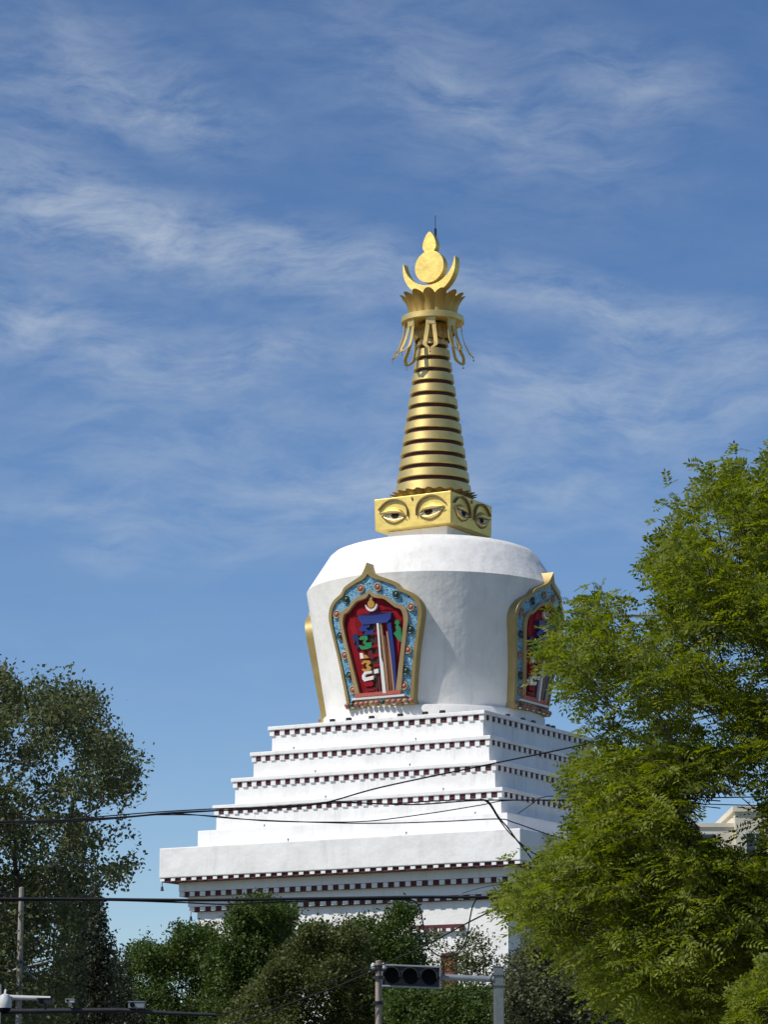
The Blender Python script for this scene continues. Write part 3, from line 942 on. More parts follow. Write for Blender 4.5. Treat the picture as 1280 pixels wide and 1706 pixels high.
def skeleton(foot, fork, targets, r_foot, r_tip, g, wob=.06, up=.25):
    """greedy branching from the trunk to the targets; returns segments with radii"""
    nodes = [np.array(foot)]
    par = [-1]
    for t in np.linspace(0, 1, 7)[1:]:
        p = np.array(foot) * (1 - t) + np.array(fork) * t
        p[:2] += g.normal(size=2) * .02 * np.linalg.norm(np.array(fork) - foot) * (t < 1)
        nodes.append(p); par.append(len(nodes) - 2)
    trunk_n = len(nodes)
    order = np.argsort(np.linalg.norm(targets - np.array(fork), axis=1))
    for i in order:
        T = targets[i]
        P = np.array(nodes[3:])
        dv = T - P
        dist = np.linalg.norm(dv, axis=1)
        cost = dist + up * np.maximum(0, P[:, 2] - T[2] + .1) * 2
        j = int(np.argmin(cost)) + 3
        k = max(1, int(dist[j - 3] / .35))
        k = min(k, 8)
        prev = j
        for s in range(1, k + 1):
            t = s / k
            p = nodes[j] * (1 - t) + T * t
            if s < k: p = p + g.normal(size=3) * wob * min(1, dist[j - 3]) + np.array([0, 0, 1]) * .12 * dist[j - 3] * math.sin(math.pi * t) * .5
            nodes.append(p); par.append(prev); prev = len(nodes) - 1
    n = len(nodes)
    load = np.zeros(n)
    child = [[] for _ in range(n)]
    for i in range(n - 1, 0, -1):
        if not child[i]: load[i] = 1
        load[par[i]] += load[i]
        child[par[i]].append(i)
    load = np.maximum(load, 1)
    rad = r_tip * load ** .5
    rad = np.minimum(rad * min(1, r_foot / rad[0] if rad[0] > r_foot else 1), r_foot) if rad[0] > r_foot else rad
    tr = np.linspace(1.0, .75, trunk_n) * max(r_foot, rad[0])
    rad[:trunk_n] = np.maximum(rad[:trunk_n], np.minimum(tr, r_foot))
    return nodes, par, rad


def tubes_from(nodes, par, rad, sides=6):
    m = MB()
    n = len(nodes)
    child = [[] for _ in range(n)]
    for i in range(1, n): child[par[i]].append(i)
    done = np.zeros(n, bool)
    starts = [(0, None)]
    while starts:
        s, p = starts.pop()
        path = ([p] if p is not None else []) + [s]
        while child[path[-1]]:
            ch = sorted(child[path[-1]], key=lambda q: -rad[q])
            for c in ch[1:]: starts.append((c, path[-1]))
            path.append(ch[0])
        if len(path) > 1:
            rr = [rad[q] for q in path]
            if p is not None: rr[0] = rr[1]
            m.tube([nodes[q] for q in path], rr, 'bark', sides)
    return m


def tree(label, poly, Y, thick, n, mat, kind='broad', foot_px=None, fork=None, seed=1, holes=(), clump=0., cfreq=.8, soft=70., group=None,
         name='tree', cat='tree', bark='bark', r_foot=.14, r_tip=.006, nb=140, gen={}, up=.25, boughs=0, sig=(.2, .2, .15), tol=5., rag=0., rf=2.5):
    g = np.random.default_rng(seed)
    if boughs:
        A = bunch(sample_crown(poly, Y, thick, boughs, holes, clump, cfreq, seed, soft), n, sig, g)
    else:
        A = sample_crown(poly, Y, thick, n, holes, clump, cfreq, seed, soft)
    A = A[prune(A, poly, holes, g, 1., rag, rf)]
    fx, fy = fork
    fk = unproj(np.array([fx]), np.array([fy]), np.array([Y]))[0]
    foot = np.array([fk[0] if foot_px is None else (foot_px - 640) / F * Y / CP, Y, 0.])
    root = empty(name, tuple(foot), 0, label, cat, group)
    axis = np.array([fk[0], Y, fk[2]]) if kind != 'column' else None
    ax = axis if axis is not None else np.c_[np.full(len(A), fk[0]), np.full(len(A), Y), A[:, 2] - .3]
    if kind == 'pinnate': V, tw, out = pinnate(A, ax, g, keep=lambda P: prune(P, poly, holes, g, tol, rag, rf, .55), **gen)
    else:
        V = broad(A, ax, g, **gen)
        V = V[prune(V[:, 0], poly, holes, g, tol, rag, rf, .6)]
    quads_object('crown', V - foot, mat, root)
    inn = A[prune(A, poly, holes, g, .01, rag, rf)]
    T = inn[g.choice(len(inn), min(nb, len(inn)), False)]
    nodes, par, rad = skeleton(foot, fk, T, r_foot, r_tip, g, up=up)
    m = tubes_from(nodes, par, rad)
    if kind == 'pinnate':
        tips = prune(A + out * .3, poly, holes, g, 1., rag + 6, rf)
        for i in np.nonzero(tips)[0]:
            m.tube([A[i] - out[i] * .12, A[i] + out[i] * .16 - np.array([0, 0, .02]), A[i] + out[i] * .32 - np.array([0, 0, .10])], [.005, .0035, .002], 'bark', 4, False)
    m.v = [(p[0] - foot[0], p[1] - foot[1], p[2]) for p in m.v]
    m.mats = [bark]
    m.build('trunk', root, True)
    return root


# big locust on the right
LOC = [(1228, 772), (1245, 800), (1262, 815), (1285, 775), (1330, 760), (1420, 780), (1500, 900), (1560, 1100), (1560, 1500), (1500, 1740), (1260, 1745), (1160, 1730), (1085, 1690), (1010, 1650), (955, 1615), (918, 1565), (885, 1537), (853, 1515), (843, 1482), (870, 1452), (908, 1432), (938, 1407), (962, 1385), (972, 1345), (957, 1310), (948, 1284), (957, 1264), (1000, 1248), (1022, 1216), (1036, 1190), (968, 1195), (952, 1160), (927, 1128), (918, 1085), (938, 1055), (968, 1035), (975, 995), (1005, 975), (1035, 990), (1040, 1050), (1075, 1062), (1108, 1012), (1075, 955), (1095, 925), (1105, 885), (1140, 850), (1150, 810), (1190, 800)]
HOL = [[(1155, 1190), (1210, 1175), (1235, 1230), (1185, 1250)], [(1185, 880), (1225, 870), (1235, 930), (1195, 940)], [(1090, 1070), (1125, 1060), (1135, 1105), (1095, 1115)], [(1205, 1065), (1280, 1060), (1285, 1160), (1225, 1150)], [(1150, 1330), (1240, 1300), (1290, 1330), (1285, 1425), (1225, 1420), (1165, 1395)], [(1045, 900), (1100, 965), (1120, 1000), (1085, 1010), (1060, 975)]]
tree('large bright green locust tree with feathery leaves filling the right side', LOC, 24, 1.7, 5600, 'lf_locust', 'pinnate', 1420, (1400, 1560), 21, HOL, .42, .9, 90., r_foot=.19, r_tip=.0085, nb=200, gen=dict(per=7, leaf=.215, ll=.054, lw=.020), name='locust_tree', up=.1, boughs=620, sig=(.17, .17, .12), tol=11., rag=14., rf=2.2)
tree('low bright yellow-green tree cut by the bottom right corner', [(1215, 1706), (1225, 1670), (1245, 1630), (1275, 1605), (1330, 1590), (1420, 1640), (1430, 1770), (1220, 1770)], 20, .7, 420, 'lf_locust', 'pinnate', 1330, (1320, 1765), 31, (), .2, .9, 50., r_foot=.07, nb=40, gen=dict(per=7), name='locust_tree')
# big elm on the left
ELM = [(-260, 1150), (-120, 1090), (-20, 1112), (8, 1104), (22, 1140), (45, 1150), (60, 1112), (78, 1138), (112, 1118), (148, 1136), (160, 1168), (176, 1180), (180, 1212), (196, 1244), (214, 1262), (236, 1268), (230, 1300), (200, 1340), (216, 1372), (234, 1436), (214, 1482), (176, 1492), (140, 1470), (138, 1560), (120, 1640), (90, 1760), (-260, 1760)]
EH_ = [[(20, 1215), (45, 1205), (50, 1245), (25, 1250)], [(150, 1350), (190, 1340), (180, 1380), (155, 1385)], [(160, 1415), (200, 1405), (205, 1440), (160, 1440)], [(95, 1250), (120, 1245), (120, 1290), (95, 1290)], [(95, 1340), (135, 1335), (138, 1372), (100, 1372)]]
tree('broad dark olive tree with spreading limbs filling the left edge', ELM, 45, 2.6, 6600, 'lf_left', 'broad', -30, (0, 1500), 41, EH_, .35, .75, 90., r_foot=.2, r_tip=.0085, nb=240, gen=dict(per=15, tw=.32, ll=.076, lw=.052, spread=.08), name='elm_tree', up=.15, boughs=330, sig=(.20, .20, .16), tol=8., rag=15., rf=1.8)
# poplars at the lower left
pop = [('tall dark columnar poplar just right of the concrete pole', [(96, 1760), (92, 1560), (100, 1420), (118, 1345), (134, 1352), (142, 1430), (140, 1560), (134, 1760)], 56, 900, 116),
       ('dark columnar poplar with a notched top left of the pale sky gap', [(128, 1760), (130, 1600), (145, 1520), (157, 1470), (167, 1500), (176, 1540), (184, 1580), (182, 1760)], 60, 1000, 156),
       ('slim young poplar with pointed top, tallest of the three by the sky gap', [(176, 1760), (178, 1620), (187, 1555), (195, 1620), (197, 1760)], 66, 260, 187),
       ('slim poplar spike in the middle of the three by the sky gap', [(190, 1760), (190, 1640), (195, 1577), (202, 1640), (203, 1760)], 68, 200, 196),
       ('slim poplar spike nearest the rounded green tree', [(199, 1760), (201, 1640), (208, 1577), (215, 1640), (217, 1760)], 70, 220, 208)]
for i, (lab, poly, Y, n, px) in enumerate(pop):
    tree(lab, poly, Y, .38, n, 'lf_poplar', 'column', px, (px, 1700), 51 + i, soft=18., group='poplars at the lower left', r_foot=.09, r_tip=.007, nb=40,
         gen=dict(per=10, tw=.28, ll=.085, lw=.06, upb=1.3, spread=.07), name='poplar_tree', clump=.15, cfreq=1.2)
# trees between the viewer and the stupa
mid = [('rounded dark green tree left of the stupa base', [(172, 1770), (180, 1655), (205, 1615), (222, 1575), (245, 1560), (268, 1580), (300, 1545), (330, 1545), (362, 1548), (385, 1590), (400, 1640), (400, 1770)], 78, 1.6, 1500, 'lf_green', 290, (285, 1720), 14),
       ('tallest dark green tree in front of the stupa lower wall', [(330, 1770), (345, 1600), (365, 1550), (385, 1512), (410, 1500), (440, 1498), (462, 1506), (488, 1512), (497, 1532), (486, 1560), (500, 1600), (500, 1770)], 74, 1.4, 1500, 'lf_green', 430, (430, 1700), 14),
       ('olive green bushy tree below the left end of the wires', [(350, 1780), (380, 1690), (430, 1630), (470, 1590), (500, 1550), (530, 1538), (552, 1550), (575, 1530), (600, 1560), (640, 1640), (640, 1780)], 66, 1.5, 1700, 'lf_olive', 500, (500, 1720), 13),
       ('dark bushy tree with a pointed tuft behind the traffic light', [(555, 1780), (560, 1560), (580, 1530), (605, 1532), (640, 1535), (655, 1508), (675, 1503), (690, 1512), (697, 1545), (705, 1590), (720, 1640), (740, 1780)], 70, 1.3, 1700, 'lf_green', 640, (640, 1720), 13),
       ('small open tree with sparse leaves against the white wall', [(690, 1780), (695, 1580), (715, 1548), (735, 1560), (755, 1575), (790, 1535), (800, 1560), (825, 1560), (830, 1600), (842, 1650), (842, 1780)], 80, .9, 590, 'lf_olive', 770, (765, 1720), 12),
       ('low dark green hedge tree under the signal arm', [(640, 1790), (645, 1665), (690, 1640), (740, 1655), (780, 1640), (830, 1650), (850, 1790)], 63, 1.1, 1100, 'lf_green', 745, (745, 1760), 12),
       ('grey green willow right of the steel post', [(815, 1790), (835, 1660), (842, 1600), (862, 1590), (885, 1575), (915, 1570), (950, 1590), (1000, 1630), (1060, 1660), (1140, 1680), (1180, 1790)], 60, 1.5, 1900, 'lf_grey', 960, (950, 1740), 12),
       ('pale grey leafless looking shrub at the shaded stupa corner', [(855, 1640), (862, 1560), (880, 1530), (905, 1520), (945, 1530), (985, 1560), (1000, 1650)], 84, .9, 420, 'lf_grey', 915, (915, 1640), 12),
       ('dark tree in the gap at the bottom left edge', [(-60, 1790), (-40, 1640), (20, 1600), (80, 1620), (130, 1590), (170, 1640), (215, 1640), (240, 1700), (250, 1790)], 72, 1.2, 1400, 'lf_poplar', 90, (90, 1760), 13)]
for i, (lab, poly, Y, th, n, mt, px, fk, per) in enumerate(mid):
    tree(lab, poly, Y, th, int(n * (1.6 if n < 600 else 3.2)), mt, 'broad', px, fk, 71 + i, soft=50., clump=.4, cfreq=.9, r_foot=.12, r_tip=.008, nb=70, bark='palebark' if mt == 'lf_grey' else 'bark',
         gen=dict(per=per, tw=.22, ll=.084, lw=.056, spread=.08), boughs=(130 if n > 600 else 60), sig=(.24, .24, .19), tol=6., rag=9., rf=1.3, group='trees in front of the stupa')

# ------------------------------------------------------------------ cables
def spline(pts, n=10):
    P = [Vector(p) for p in pts]
    P = [2 * P[0] - P[1]] + P + [2 * P[-1] - P[-2]]
    out = []
    for i in range(1, len(P) - 2):
        p0, p1, p2, p3 = P[i - 1:i + 3]
        for t in np.linspace(0, 1, n, endpoint=False):
            out.append(.5 * ((2 * p1) + (-p0 + p2) * t + (2 * p0 - 5 * p1 + 4 * p2 - p3) * t * t + (-p0 + 3 * p1 - 3 * p2 + p3) * t ** 3))
    out.append(P[-2])
    return out


def cable(label, pts, wpx, Y=40., name='cable', grp='overhead cables'):
    w = spline([at(x, y, Y + (Yo[0] if Yo else 0)) for x, y, *Yo in pts])
    m = MB(); m.tube(w, wpx * .43 / F * Y, 'cable', 6)
    o = m.build(name, None, True)
    tag(o, label, 'cable', grp)
    return o


cable('thick black cable bundle sagging across the whole width below the big slab', [(-400, 1486), (-100, 1496), (100, 1497), (300, 1499), (420, 1498), (560, 1496), (700, 1494), (830, 1494), (1000, 1490), (1500, 1470)], 6.5)
cable('thinner cable lashed under the low bundle left of the stupa', [(-400, 1494), (-100, 1500), (150, 1499), (300, 1503), (380, 1506), (460, 1502), (640, 1498), (690, 1500)], 3)
cable('black cable coil hanging in a deep loop before the white wall', [(640, 1497), (672, 1496), (688, 1500), (700, 1513), (707, 1550), (713, 1575), (728, 1590), (745, 1593), (763, 1587), (777, 1566), (783, 1531), (789, 1506), (798, 1496), (814, 1495), (824, 1504), (835, 1518), (850, 1524), (880, 1522)], 3.2)
cable('cable slanting up from the wooden pole top to the low bundle', [(632, 1609), (700, 1579), (779, 1537), (827, 1513), (868, 1492), (1000, 1440)], 3.4)
cable('lower dark cable falling left from the wooden pole', [(632, 1612), (566, 1641), (486, 1670), (398, 1702), (200, 1760)], 3)
cable('upper dark cable falling left from the wooden pole', [(632, 1607), (580, 1622), (500, 1650), (400, 1680), (250, 1725)], 2.2)
cable('main cable of the upper bundle crossing before the fourth terrace, rising to the right', [(-400, 1362), (-100, 1368), (60, 1367), (200, 1361), (280, 1354), (360, 1350), (460, 1346), (540, 1337), (640, 1310), (830, 1270), (990, 1236), (1400, 1140)], 3.2)
cable('second cable of the upper bundle, level before the fourth dentil row', [(-400, 1368), (0, 1369), (150, 1366), (270, 1356), (380, 1349), (500, 1341), (580, 1337), (690, 1340), (800, 1333), (960, 1332), (1400, 1325)], 2.8)
cable('slack cable under the upper bundle dipping lowest in the middle', [(-400, 1374), (0, 1372), (160, 1366), (280, 1355), (400, 1364), (540, 1370), (640, 1371), (740, 1368), (830, 1364), (860, 1371), (945, 1399), (1200, 1470)], 2.4)
cable('slack cable under the upper bundle climbing again to the right', [(250, 1357), (340, 1358), (440, 1367), (540, 1369), (620, 1367), (720, 1354), (800, 1341), (850, 1333), (960, 1334), (1400, 1345)], 2.2)
cable('thin cable running just over the second one of the upper bundle', [(100, 1366), (240, 1354), (360, 1347), (480, 1343), (560, 1335), (640, 1339), (720, 1334), (790, 1332), (812, 1336), (830, 1362), (850, 1388), (882, 1416), (905, 1428), (1000, 1470)], 2.6)
cable('short dropped cable crossing the big slab corner steeply', [(800, 1331), (815, 1336), (832, 1362), (846, 1378), (862, 1400), (888, 1433), (930, 1500)], 3.2)
cable('thin stray cable beside the shaded terraces', [(862, 1356), (888, 1338), (905, 1328), (960, 1325), (1300, 1318)], 1.8)
cable('faint thin cable arching over the low bundle', [(770, 1488), (800, 1479), (835, 1473), (880, 1471), (1200, 1470)], 1.4)

# ------------------------------------------------------------------ poles, signal, cameras
def pole(name, label, px, py, Y, r0, r1, mat, cat='pole'):
    p = at(px, py, Y)
    root = empty(name, (p.x, Y, 0), 0, label, cat)
    m = MB(); m.lathe([(r0, 0), (r0 + (r1 - r0) * .5, p.z * .5), (r1, p.z), (.001, p.z + .01)], 16, mat); m.build('shaft', root, True)
    return root, p.z


wp, wz = pole('utility_pole', 'weathered wooden utility pole at the left end of the traffic light', 631, 1600, 40.2, .052, .042, 'wood')
m = MB()
for dz in (.08, .22, .55): m.lathe([(.055, wz - dz - .02), (.075, wz - dz - .02), (.075, wz - dz + .02), (.055, wz - dz + .02)], 12, 'iron')
m.build('clamp', wp)
m = MB()
for dx in (-.07, .07):
    m.lathe([(.012, wz - .12), (.035, wz - .1), (.03, wz - .05), (.012, wz - .03)], 10, 'whitemetal', dx, -.03)
m.box(-.1, .1, -.04, -.02, wz - .135, wz - .11, 'iron'); m.build('insulator_bracket', wp)
cp_, cz = pole('utility_pole', 'slender pale concrete utility pole among the leaves at lower left', 36, 1478, 42.3, .064, .036, 'concrete')
m = MB(); m.box(-.07, .07, -.07, .07, at(0, 1600, 42.3).z, at(0, 1604, 42.3).z, 'iron')
T52 = lambda x, y: Vector((at(x, y, 42.3).x - cp_.location.x, 0, at(x, y, 42.3).z))
m.tube([T52(34, 1612), T52(85, 1600)], .018, 'galv', 6); m.tube([T52(34, 1612), T52(10, 1620)], .018, 'galv', 6); m.tube([T52(37, 1612), T52(62, 1632)], .014, 'galv', 6)
m.build('cross_arm', cp_)

# traffic light on its post
YS = 58.
pt_ = at(831, 1611, YS)
ts = empty('traffic_light', (pt_.x, YS, 0), 0, 'black horizontal three lamp traffic light on a grey square steel post', 'traffic light')
loc = lambda x, y: Vector((at(x, y, YS).x - pt_.x, 0, at(x, y, YS).z))
m = MB(); m.box(-.095, .095, -.095, .095, .1, pt_.z, 'galv'); m.box(-.105, .105, -.105, .105, pt_.z, pt_.z + .02, 'galv'); m.box(-.2, .2, -.2, .2, .1, .14, 'galv')
m.build('post', ts, bevel=.012)
a, b = loc(736, 1627), loc(824, 1631)
m = MB(); m.tube([a, b], .058, 'greypaint', 12); m.build('signal_arm', ts, True)
m = MB(); z_ = b.z
for dz in (-.10, .10): m.box(-.115, .115, -.115, .115, z_ + dz - .02, z_ + dz + .02, 'galv')
m.tube([(-.11, -.1, z_ + .1), (-.16, -.12, z_ + .0), (-.11, -.1, z_ - .14)], .015, 'iron', 6); m.tube([(.05, -.1, z_ + .22), (.2, -.1, z_ + .3), (.38, 0, z_ + .18), (.45, .1, z_ - .05)], .012, 'iron', 6)
m.build('mounting_clamp', ts)
c_ = (loc(637, 1605) + loc(735, 1648)) / 2
HW, HH = .575, .215
tilt = Matrix.Translation(c_) @ Matrix.Rotation(R(2.6), 4, 'Y') @ Matrix.Rotation(R(-8), 4, 'Z')
TX = lambda p: tilt @ Vector(p)
m = MB(); m.box(-HW + .03, HW - .03, -.06, .14, -HH + .03, HH - .03, 'black', TX)
m.box(-HW, HW, -.10, -.04, HH - .035, HH, 'greypaint', TX); m.box(-HW, HW, -.10, -.04, -HH, -HH + .035, 'greypaint', TX)
m.box(-HW, -HW + .03, -.098, -.042, -HH + .035, HH - .035, 'greypaint', TX); m.box(HW - .03, HW, -.098, -.042, -HH + .035, HH - .035, 'greypaint', TX)
sh = m.build('signal_housing', ts, bevel=.008)
for u in (-.36, 0, .36):
    m = MB()
    P = [(u + .15 * math.cos(t), -.066, .15 * math.sin(t)) for t in np.linspace(0, 2 * math.pi, 25)[:-1]]
    m.add([TX(p) for p in P], [tuple(range(24))], 'lens'); m.build('signal_lamp', sh)
    m = MB()
    ang = np.linspace(R(-10), R(190), 17)
    P, Fc = [], []
    for t in ang:
        for (rr, yy) in ((.155, -.06), (.155, -.28), (.165, -.28), (.165, -.06)):
            P.append(TX((u + rr * math.cos(t), yy, rr * math.sin(t))))
    for i in range(16):
        for q in range(4): Fc.append((i * 4 + q, i * 4 + (q + 1) % 4, i * 4 + 4 + (q + 1) % 4, i * 4 + 4 + q))
    m.add(P, Fc, 'visor'); m.build('visor', sh, True)

# camera gantries at lower left
YC = 39.
g0 = at(-8, 1640, YC)
cg = empty('camera_post', (g0.x, YC, 0), 0, 'white camera post with short white side arm cut by the left edge', 'camera post')
lc = lambda x, y: Vector((at(x, y, YC).x - g0.x, 0, at(x, y, YC).z))
m = MB(); m.lathe([(.10, .1), (.09, 2), (.08, g0.z), (.001, g0.z + .02)], 16, 'whitemetal'); m.build('shaft', cg, True)
m = MB(); m.tube([lc(-8, 1659), lc(24, 1661), lc(84, 1663)], .03, 'whitemetal', 12); m.build('side_arm', cg, True)
dm = empty('dome_camera', lc(10, 1666) + Vector((g0.x, YC - .12, 0)), 0, 'white dome camera hanging under the white side arm at the left edge', 'camera')
m = MB(); m.lathe([(.02, .08), (.06, .06), (.085, .0), (.09, -.06), (.085, -.10)], 16, 'whitemetal'); m.build('dome_housing', dm, True)
m = MB(); m.sphere((0, 0, -.10), .08, 'lens', 14, 8); m.build('dome_lens', dm, True)
m = MB(); m.tube([(0, 0, .07), (0, .06, .13)], .015, 'whitemetal', 6); m.build('hanger', dm)


def bullet(name, label, x, y, s, mat='greypaint', Y=YC):
    p = at(x, y, Y)
    o = empty(name, p, 0, label, 'camera')
    m = MB(); m.box(-.16 * s, .16 * s, -.08, .08, -.06 * s, .06 * s, mat); m.box(-.18 * s, .18 * s, -.09, .09, .06 * s, .075 * s, mat); m.build('camera_housing', o, bevel=.015)
    m = MB(); m.lathe([(.045 * s, 0), (.05 * s, .03), (.001, .03)], 14, 'lens'); lo = m.build('camera_lens', o, True); lo.rotation_euler = (R(90), 0, 0); lo.location = (-.08 * s, -.08, 0)
    m = MB(); m.tube([(0, 0, -.05 * s), (0, 0, -.12 * s - .03)], .02, mat, 8); m.build('camera_stem', o)
    return o


bullet('box_camera', 'dark box camera at the right tip of the white side arm', 76, 1668, .6, 'iron')
cg2p = at(-20, 1690, 40)
cg2 = empty('camera_gantry', (cg2p.x, 40, 0), 0, 'long dark horizontal camera gantry low at the left bottom', 'camera gantry')
l2 = lambda x, y: Vector((at(x, y, 40).x - cg2p.x, 0, at(x, y, 40).z))
m = MB(); m.lathe([(.12, .1), (.10, cg2p.z + .2), (.001, cg2p.z + .22)], 16, 'galv'); m.build('shaft', cg2, True)
m = MB(); m.tube([l2(-20, 1684), l2(40, 1684), l2(200, 1682), l2(280, 1687), l2(360, 1690)], [.04, .036, .032, .028, .022], 'iron', 10); m.build('gantry_arm', cg2, True)
bullet('box_camera', 'small white square camera standing on the dark gantry', 117, 1667, .34, 'whitemetal', 40)
bullet('box_camera', 'wide grey camera near the right end of the dark gantry', 228, 1674, .65, 'greypaint', 40)

# ------------------------------------------------------------------ apartment block behind the locust tree
YB = 190.
p0, p1 = at(1225, 1352, YB), at(1420, 1352, YB)
bl = empty('apartment_building', (p0.x, YB, 0), 0, 'cream apartment block glimpsed behind the locust tree', 'building')
W_, H_ = p1.x - p0.x, p0.z
m = MB(); m.box(0, W_, 0, 12, 0, H_, 'cream'); m.box(-.15, W_ + .15, -.15, 12.15, H_, H_ + .35, 'cream')
zl = at(1150, 1376, YB).z
m.box(-3.3, -.003, .6, 11, 0, zl, 'cream'); m.box(-3.4, -.004, .5, 11.1, zl, zl + .25, 'cream')
m.build('wall', bl)
for fl_ in range(int(H_ // 3)):
    for c in range(int(W_ // 2.2)):
        x = .6 + c * 2.2; z = 1 + fl_ * 3
        if z + 1.6 > H_: continue
        m = MB(); m.box(x, x + 1.3, -.03, .01, z, z + 1.6, 'whitemetal'); w = m.build('window', bl)
        m = MB(); m.box(x + .08, x + .62, -.045, -.03, z + .08, z + 1.52, 'glass'); m.box(x + .68, x + 1.22, -.045, -.03, z + .08, z + 1.52, 'glass'); m.build('pane', w)
    x = -2.5; z = 1 + fl_ * 3
    if z + 1.6 < zl:
        m = MB(); m.box(x, x + 1.4, .57, .61, z, z + 1.6, 'whitemetal'); w = m.build('window', bl)
        m = MB(); m.box(x + .08, x + 1.32, .55, .57, z + .08, z + 1.52, 'glass'); m.build('pane', w)

# ------------------------------------------------------------------ light and sky
SUN_AZ, SUN_EL = R(64), R(49.2)             # 64 degrees left of straight behind the viewer
sdir = Vector((-math.sin(SUN_AZ) * math.cos(SUN_EL), -math.cos(SUN_AZ) * math.cos(SUN_EL), math.sin(SUN_EL)))
sl = bpy.data.lights.new('sun', 'SUN')
sl.energy = 4.4
sl.angle = R(.53)
sl.color = (1, .95, .87)
so = bpy.data.objects.new('sun', sl)
COL.objects.link(so)
so.rotation_euler = sdir.to_track_quat('Z', 'Y').to_euler()
so.location = (0, 0, 60)

world = bpy.data.worlds.new('World')
scene.world = world
world.use_nodes = True
nt = world.node_tree
nt.nodes.clear()
N, L = nt.nodes.new, nt.links.new
wo = N('ShaderNodeOutputWorld'); bg = N('ShaderNodeBackground')
bg.inputs['Strength'].default_value = .108
L(bg.outputs[0], wo.inputs[0])
sky = N('ShaderNodeTexSky')
sky.sky_type = 'NISHITA'; sky.sun_disc = False
sky.sun_elevation = SUN_EL
sky.sun_rotation = math.atan2(sdir.x, sdir.y)
sky.altitude = 1500; sky.air_density = 1.0; sky.dust_density = .45; sky.ozone_density = 3.0
# cirrus, laid out by compass direction and height above the horizon
tc = N('ShaderNodeTexCoord')
sep = N('ShaderNodeSeparateXYZ'); L(tc.outputs['Generated'], sep.inputs[0])


def math_(op, a, b=None):
    n = N('ShaderNodeMath'); n.operation = op
    for i, v in enumerate((a, b)):
        if v is None: continue
        if isinstance(v, (int, float)): n.inputs[i].default_value = v
        else: L(v, n.inputs[i])
    return n.outputs[0]


az = math_('ARCTAN2', sep.outputs['X'], sep.outputs['Y'])
el = math_('ARCSINE', sep.outputs['Z'])
cmb = N('ShaderNodeCombineXYZ'); L(az, cmb.inputs[0]); L(el, cmb.inputs[1])
wn = N('ShaderNodeTexNoise'); wn.inputs['Scale'].default_value = 14; wn.inputs['Detail'].default_value = 4
L(cmb.outputs[0], wn.inputs['Vector'])
wsub = N('ShaderNodeVectorMath'); wsub.operation = 'SUBTRACT'; wsub.inputs[1].default_value = (.5, .5, .5); L(wn.outputs['Color'], wsub.inputs[0])
wsc = N('ShaderNodeVectorMath'); wsc.operation = 'SCALE'; wsc.inputs['Scale'].default_value = .022; L(wsub.outputs[0], wsc.inputs[0])
wadd = N('ShaderNodeVectorMath'); wadd.operation = 'ADD'; L(cmb.outputs[0], wadd.inputs[0]); L(wsc.outputs[0], wadd.inputs[1])
EL0 = PITCH
clouds = [(150, 100, 200, 80, 20, .55), (300, 195, 150, 55, 15, .55), (40, 200, 150, 90, 0, .35), (330, 405, 420, 62, 11, .85), (90, 340, 240, 70, 10, .55), (40, 515, 200, 55, 5, .75), (430, 585, 260, 40, -8, .65), (200, 590, 260, 70, 0, .35),
          (1040, 522, 340, 45, 11, .85), (1060, 655, 380, 62, 3, .80), (930, 810, 330, 75, 0, .45), (520, 850, 330, 60, -8, .55), (280, 750, 380, 80, 0, .38), (740, 120, 380, 150, 25, .36), (850, 200, 230, 45, 20, .36), (1080, 140, 150, 55, 10, .5), (190, 912, 60, 28, 0, .45), (560, 440, 200, 40, 10, .4), (110, 840, 160, 35, 0, .35), (700, 700, 420, 90, 0, .25)]
tot = None
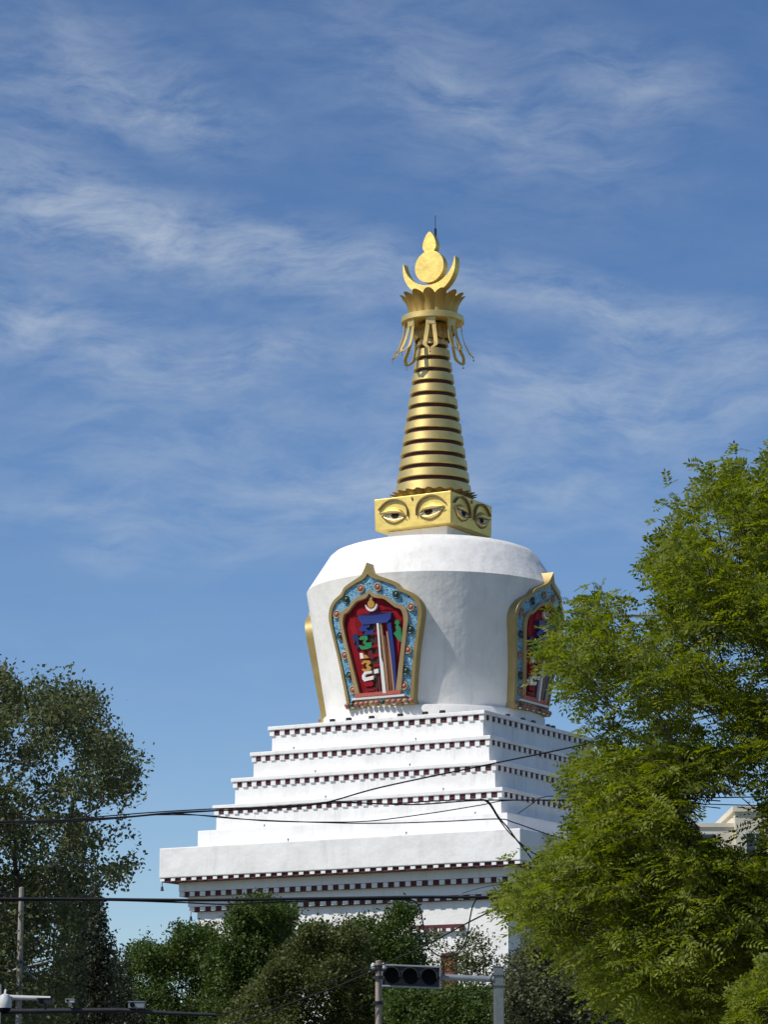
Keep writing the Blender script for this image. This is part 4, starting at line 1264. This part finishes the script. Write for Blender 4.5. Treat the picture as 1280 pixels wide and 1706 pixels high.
for (cx, cy, hw, hh, ang, amp) in clouds:
    d = (at(cx, cy, 100) - Vector((0, 0, CAMZ))).normalized()
    a0, e0 = math.atan2(d.x, d.y), math.asin(d.z)
    mp = N('ShaderNodeMapping'); mp.vector_type = 'TEXTURE'
    mp.inputs['Location'].default_value = (a0, e0, 0)
    mp.inputs['Rotation'].default_value = (0, 0, -R(ang))
    mp.inputs['Scale'].default_value = (hw / F * 1.45, hh / F * 1.75, 1)
    L(wadd.outputs[0], mp.inputs[0])
    gr = N('ShaderNodeTexGradient'); gr.gradient_type = 'SPHERICAL'
    L(mp.outputs[0], gr.inputs[0])
    v = math_('MULTIPLY', gr.outputs['Fac'], amp * .62)
    tot = v if tot is None else math_('ADD', tot, v)
# fibrous streaks
mp = N('ShaderNodeMapping'); mp.inputs['Rotation'].default_value = (0, 0, R(14)); mp.inputs['Scale'].default_value = (28, 84, 1)
L(wadd.outputs[0], mp.inputs[0])
fn = N('ShaderNodeTexNoise'); fn.inputs['Scale'].default_value = 1.; fn.inputs['Detail'].default_value = 9; fn.inputs['Roughness'].default_value = .66; fn.inputs['Distortion'].default_value = .25
L(mp.outputs[0], fn.inputs['Vector'])
fr_ = N('ShaderNodeMapRange'); fr_.inputs[1].default_value = .36; fr_.inputs[2].default_value = .77; L(fn.outputs['Fac'], fr_.inputs[0])
fac = math_('MULTIPLY', tot, math_('ADD', math_('MULTIPLY', fr_.outputs[0], 1.25), .14))
fac = math_('MINIMUM', math_('ADD', fac, math_('MULTIPLY', fr_.outputs[0], .06)), .85)
hs = N('ShaderNodeHueSaturation'); hs.inputs['Hue'].default_value = .505; hs.inputs['Saturation'].default_value = 1.15; hs.inputs['Value'].default_value = 1.0
L(sky.outputs[0], hs.inputs['Color'])
mx = N('ShaderNodeMix'); mx.data_type = 'RGBA'
L(fac, mx.inputs['Factor']); L(hs.outputs[0], mx.inputs['A'])
mx.inputs['B'].default_value = (4.7, 5.4, 6.3, 1)
L(mx.outputs['Result'], bg.inputs['Color'])

# ------------------------------------------------------------------ view
vs = scene.view_settings
vs.view_transform = 'Standard'
vs.look = 'None'
vs.exposure = 0
vs.gamma = 1
scene.cycles.max_bounces = 6
scene.cycles.transparent_max_bounces = 8
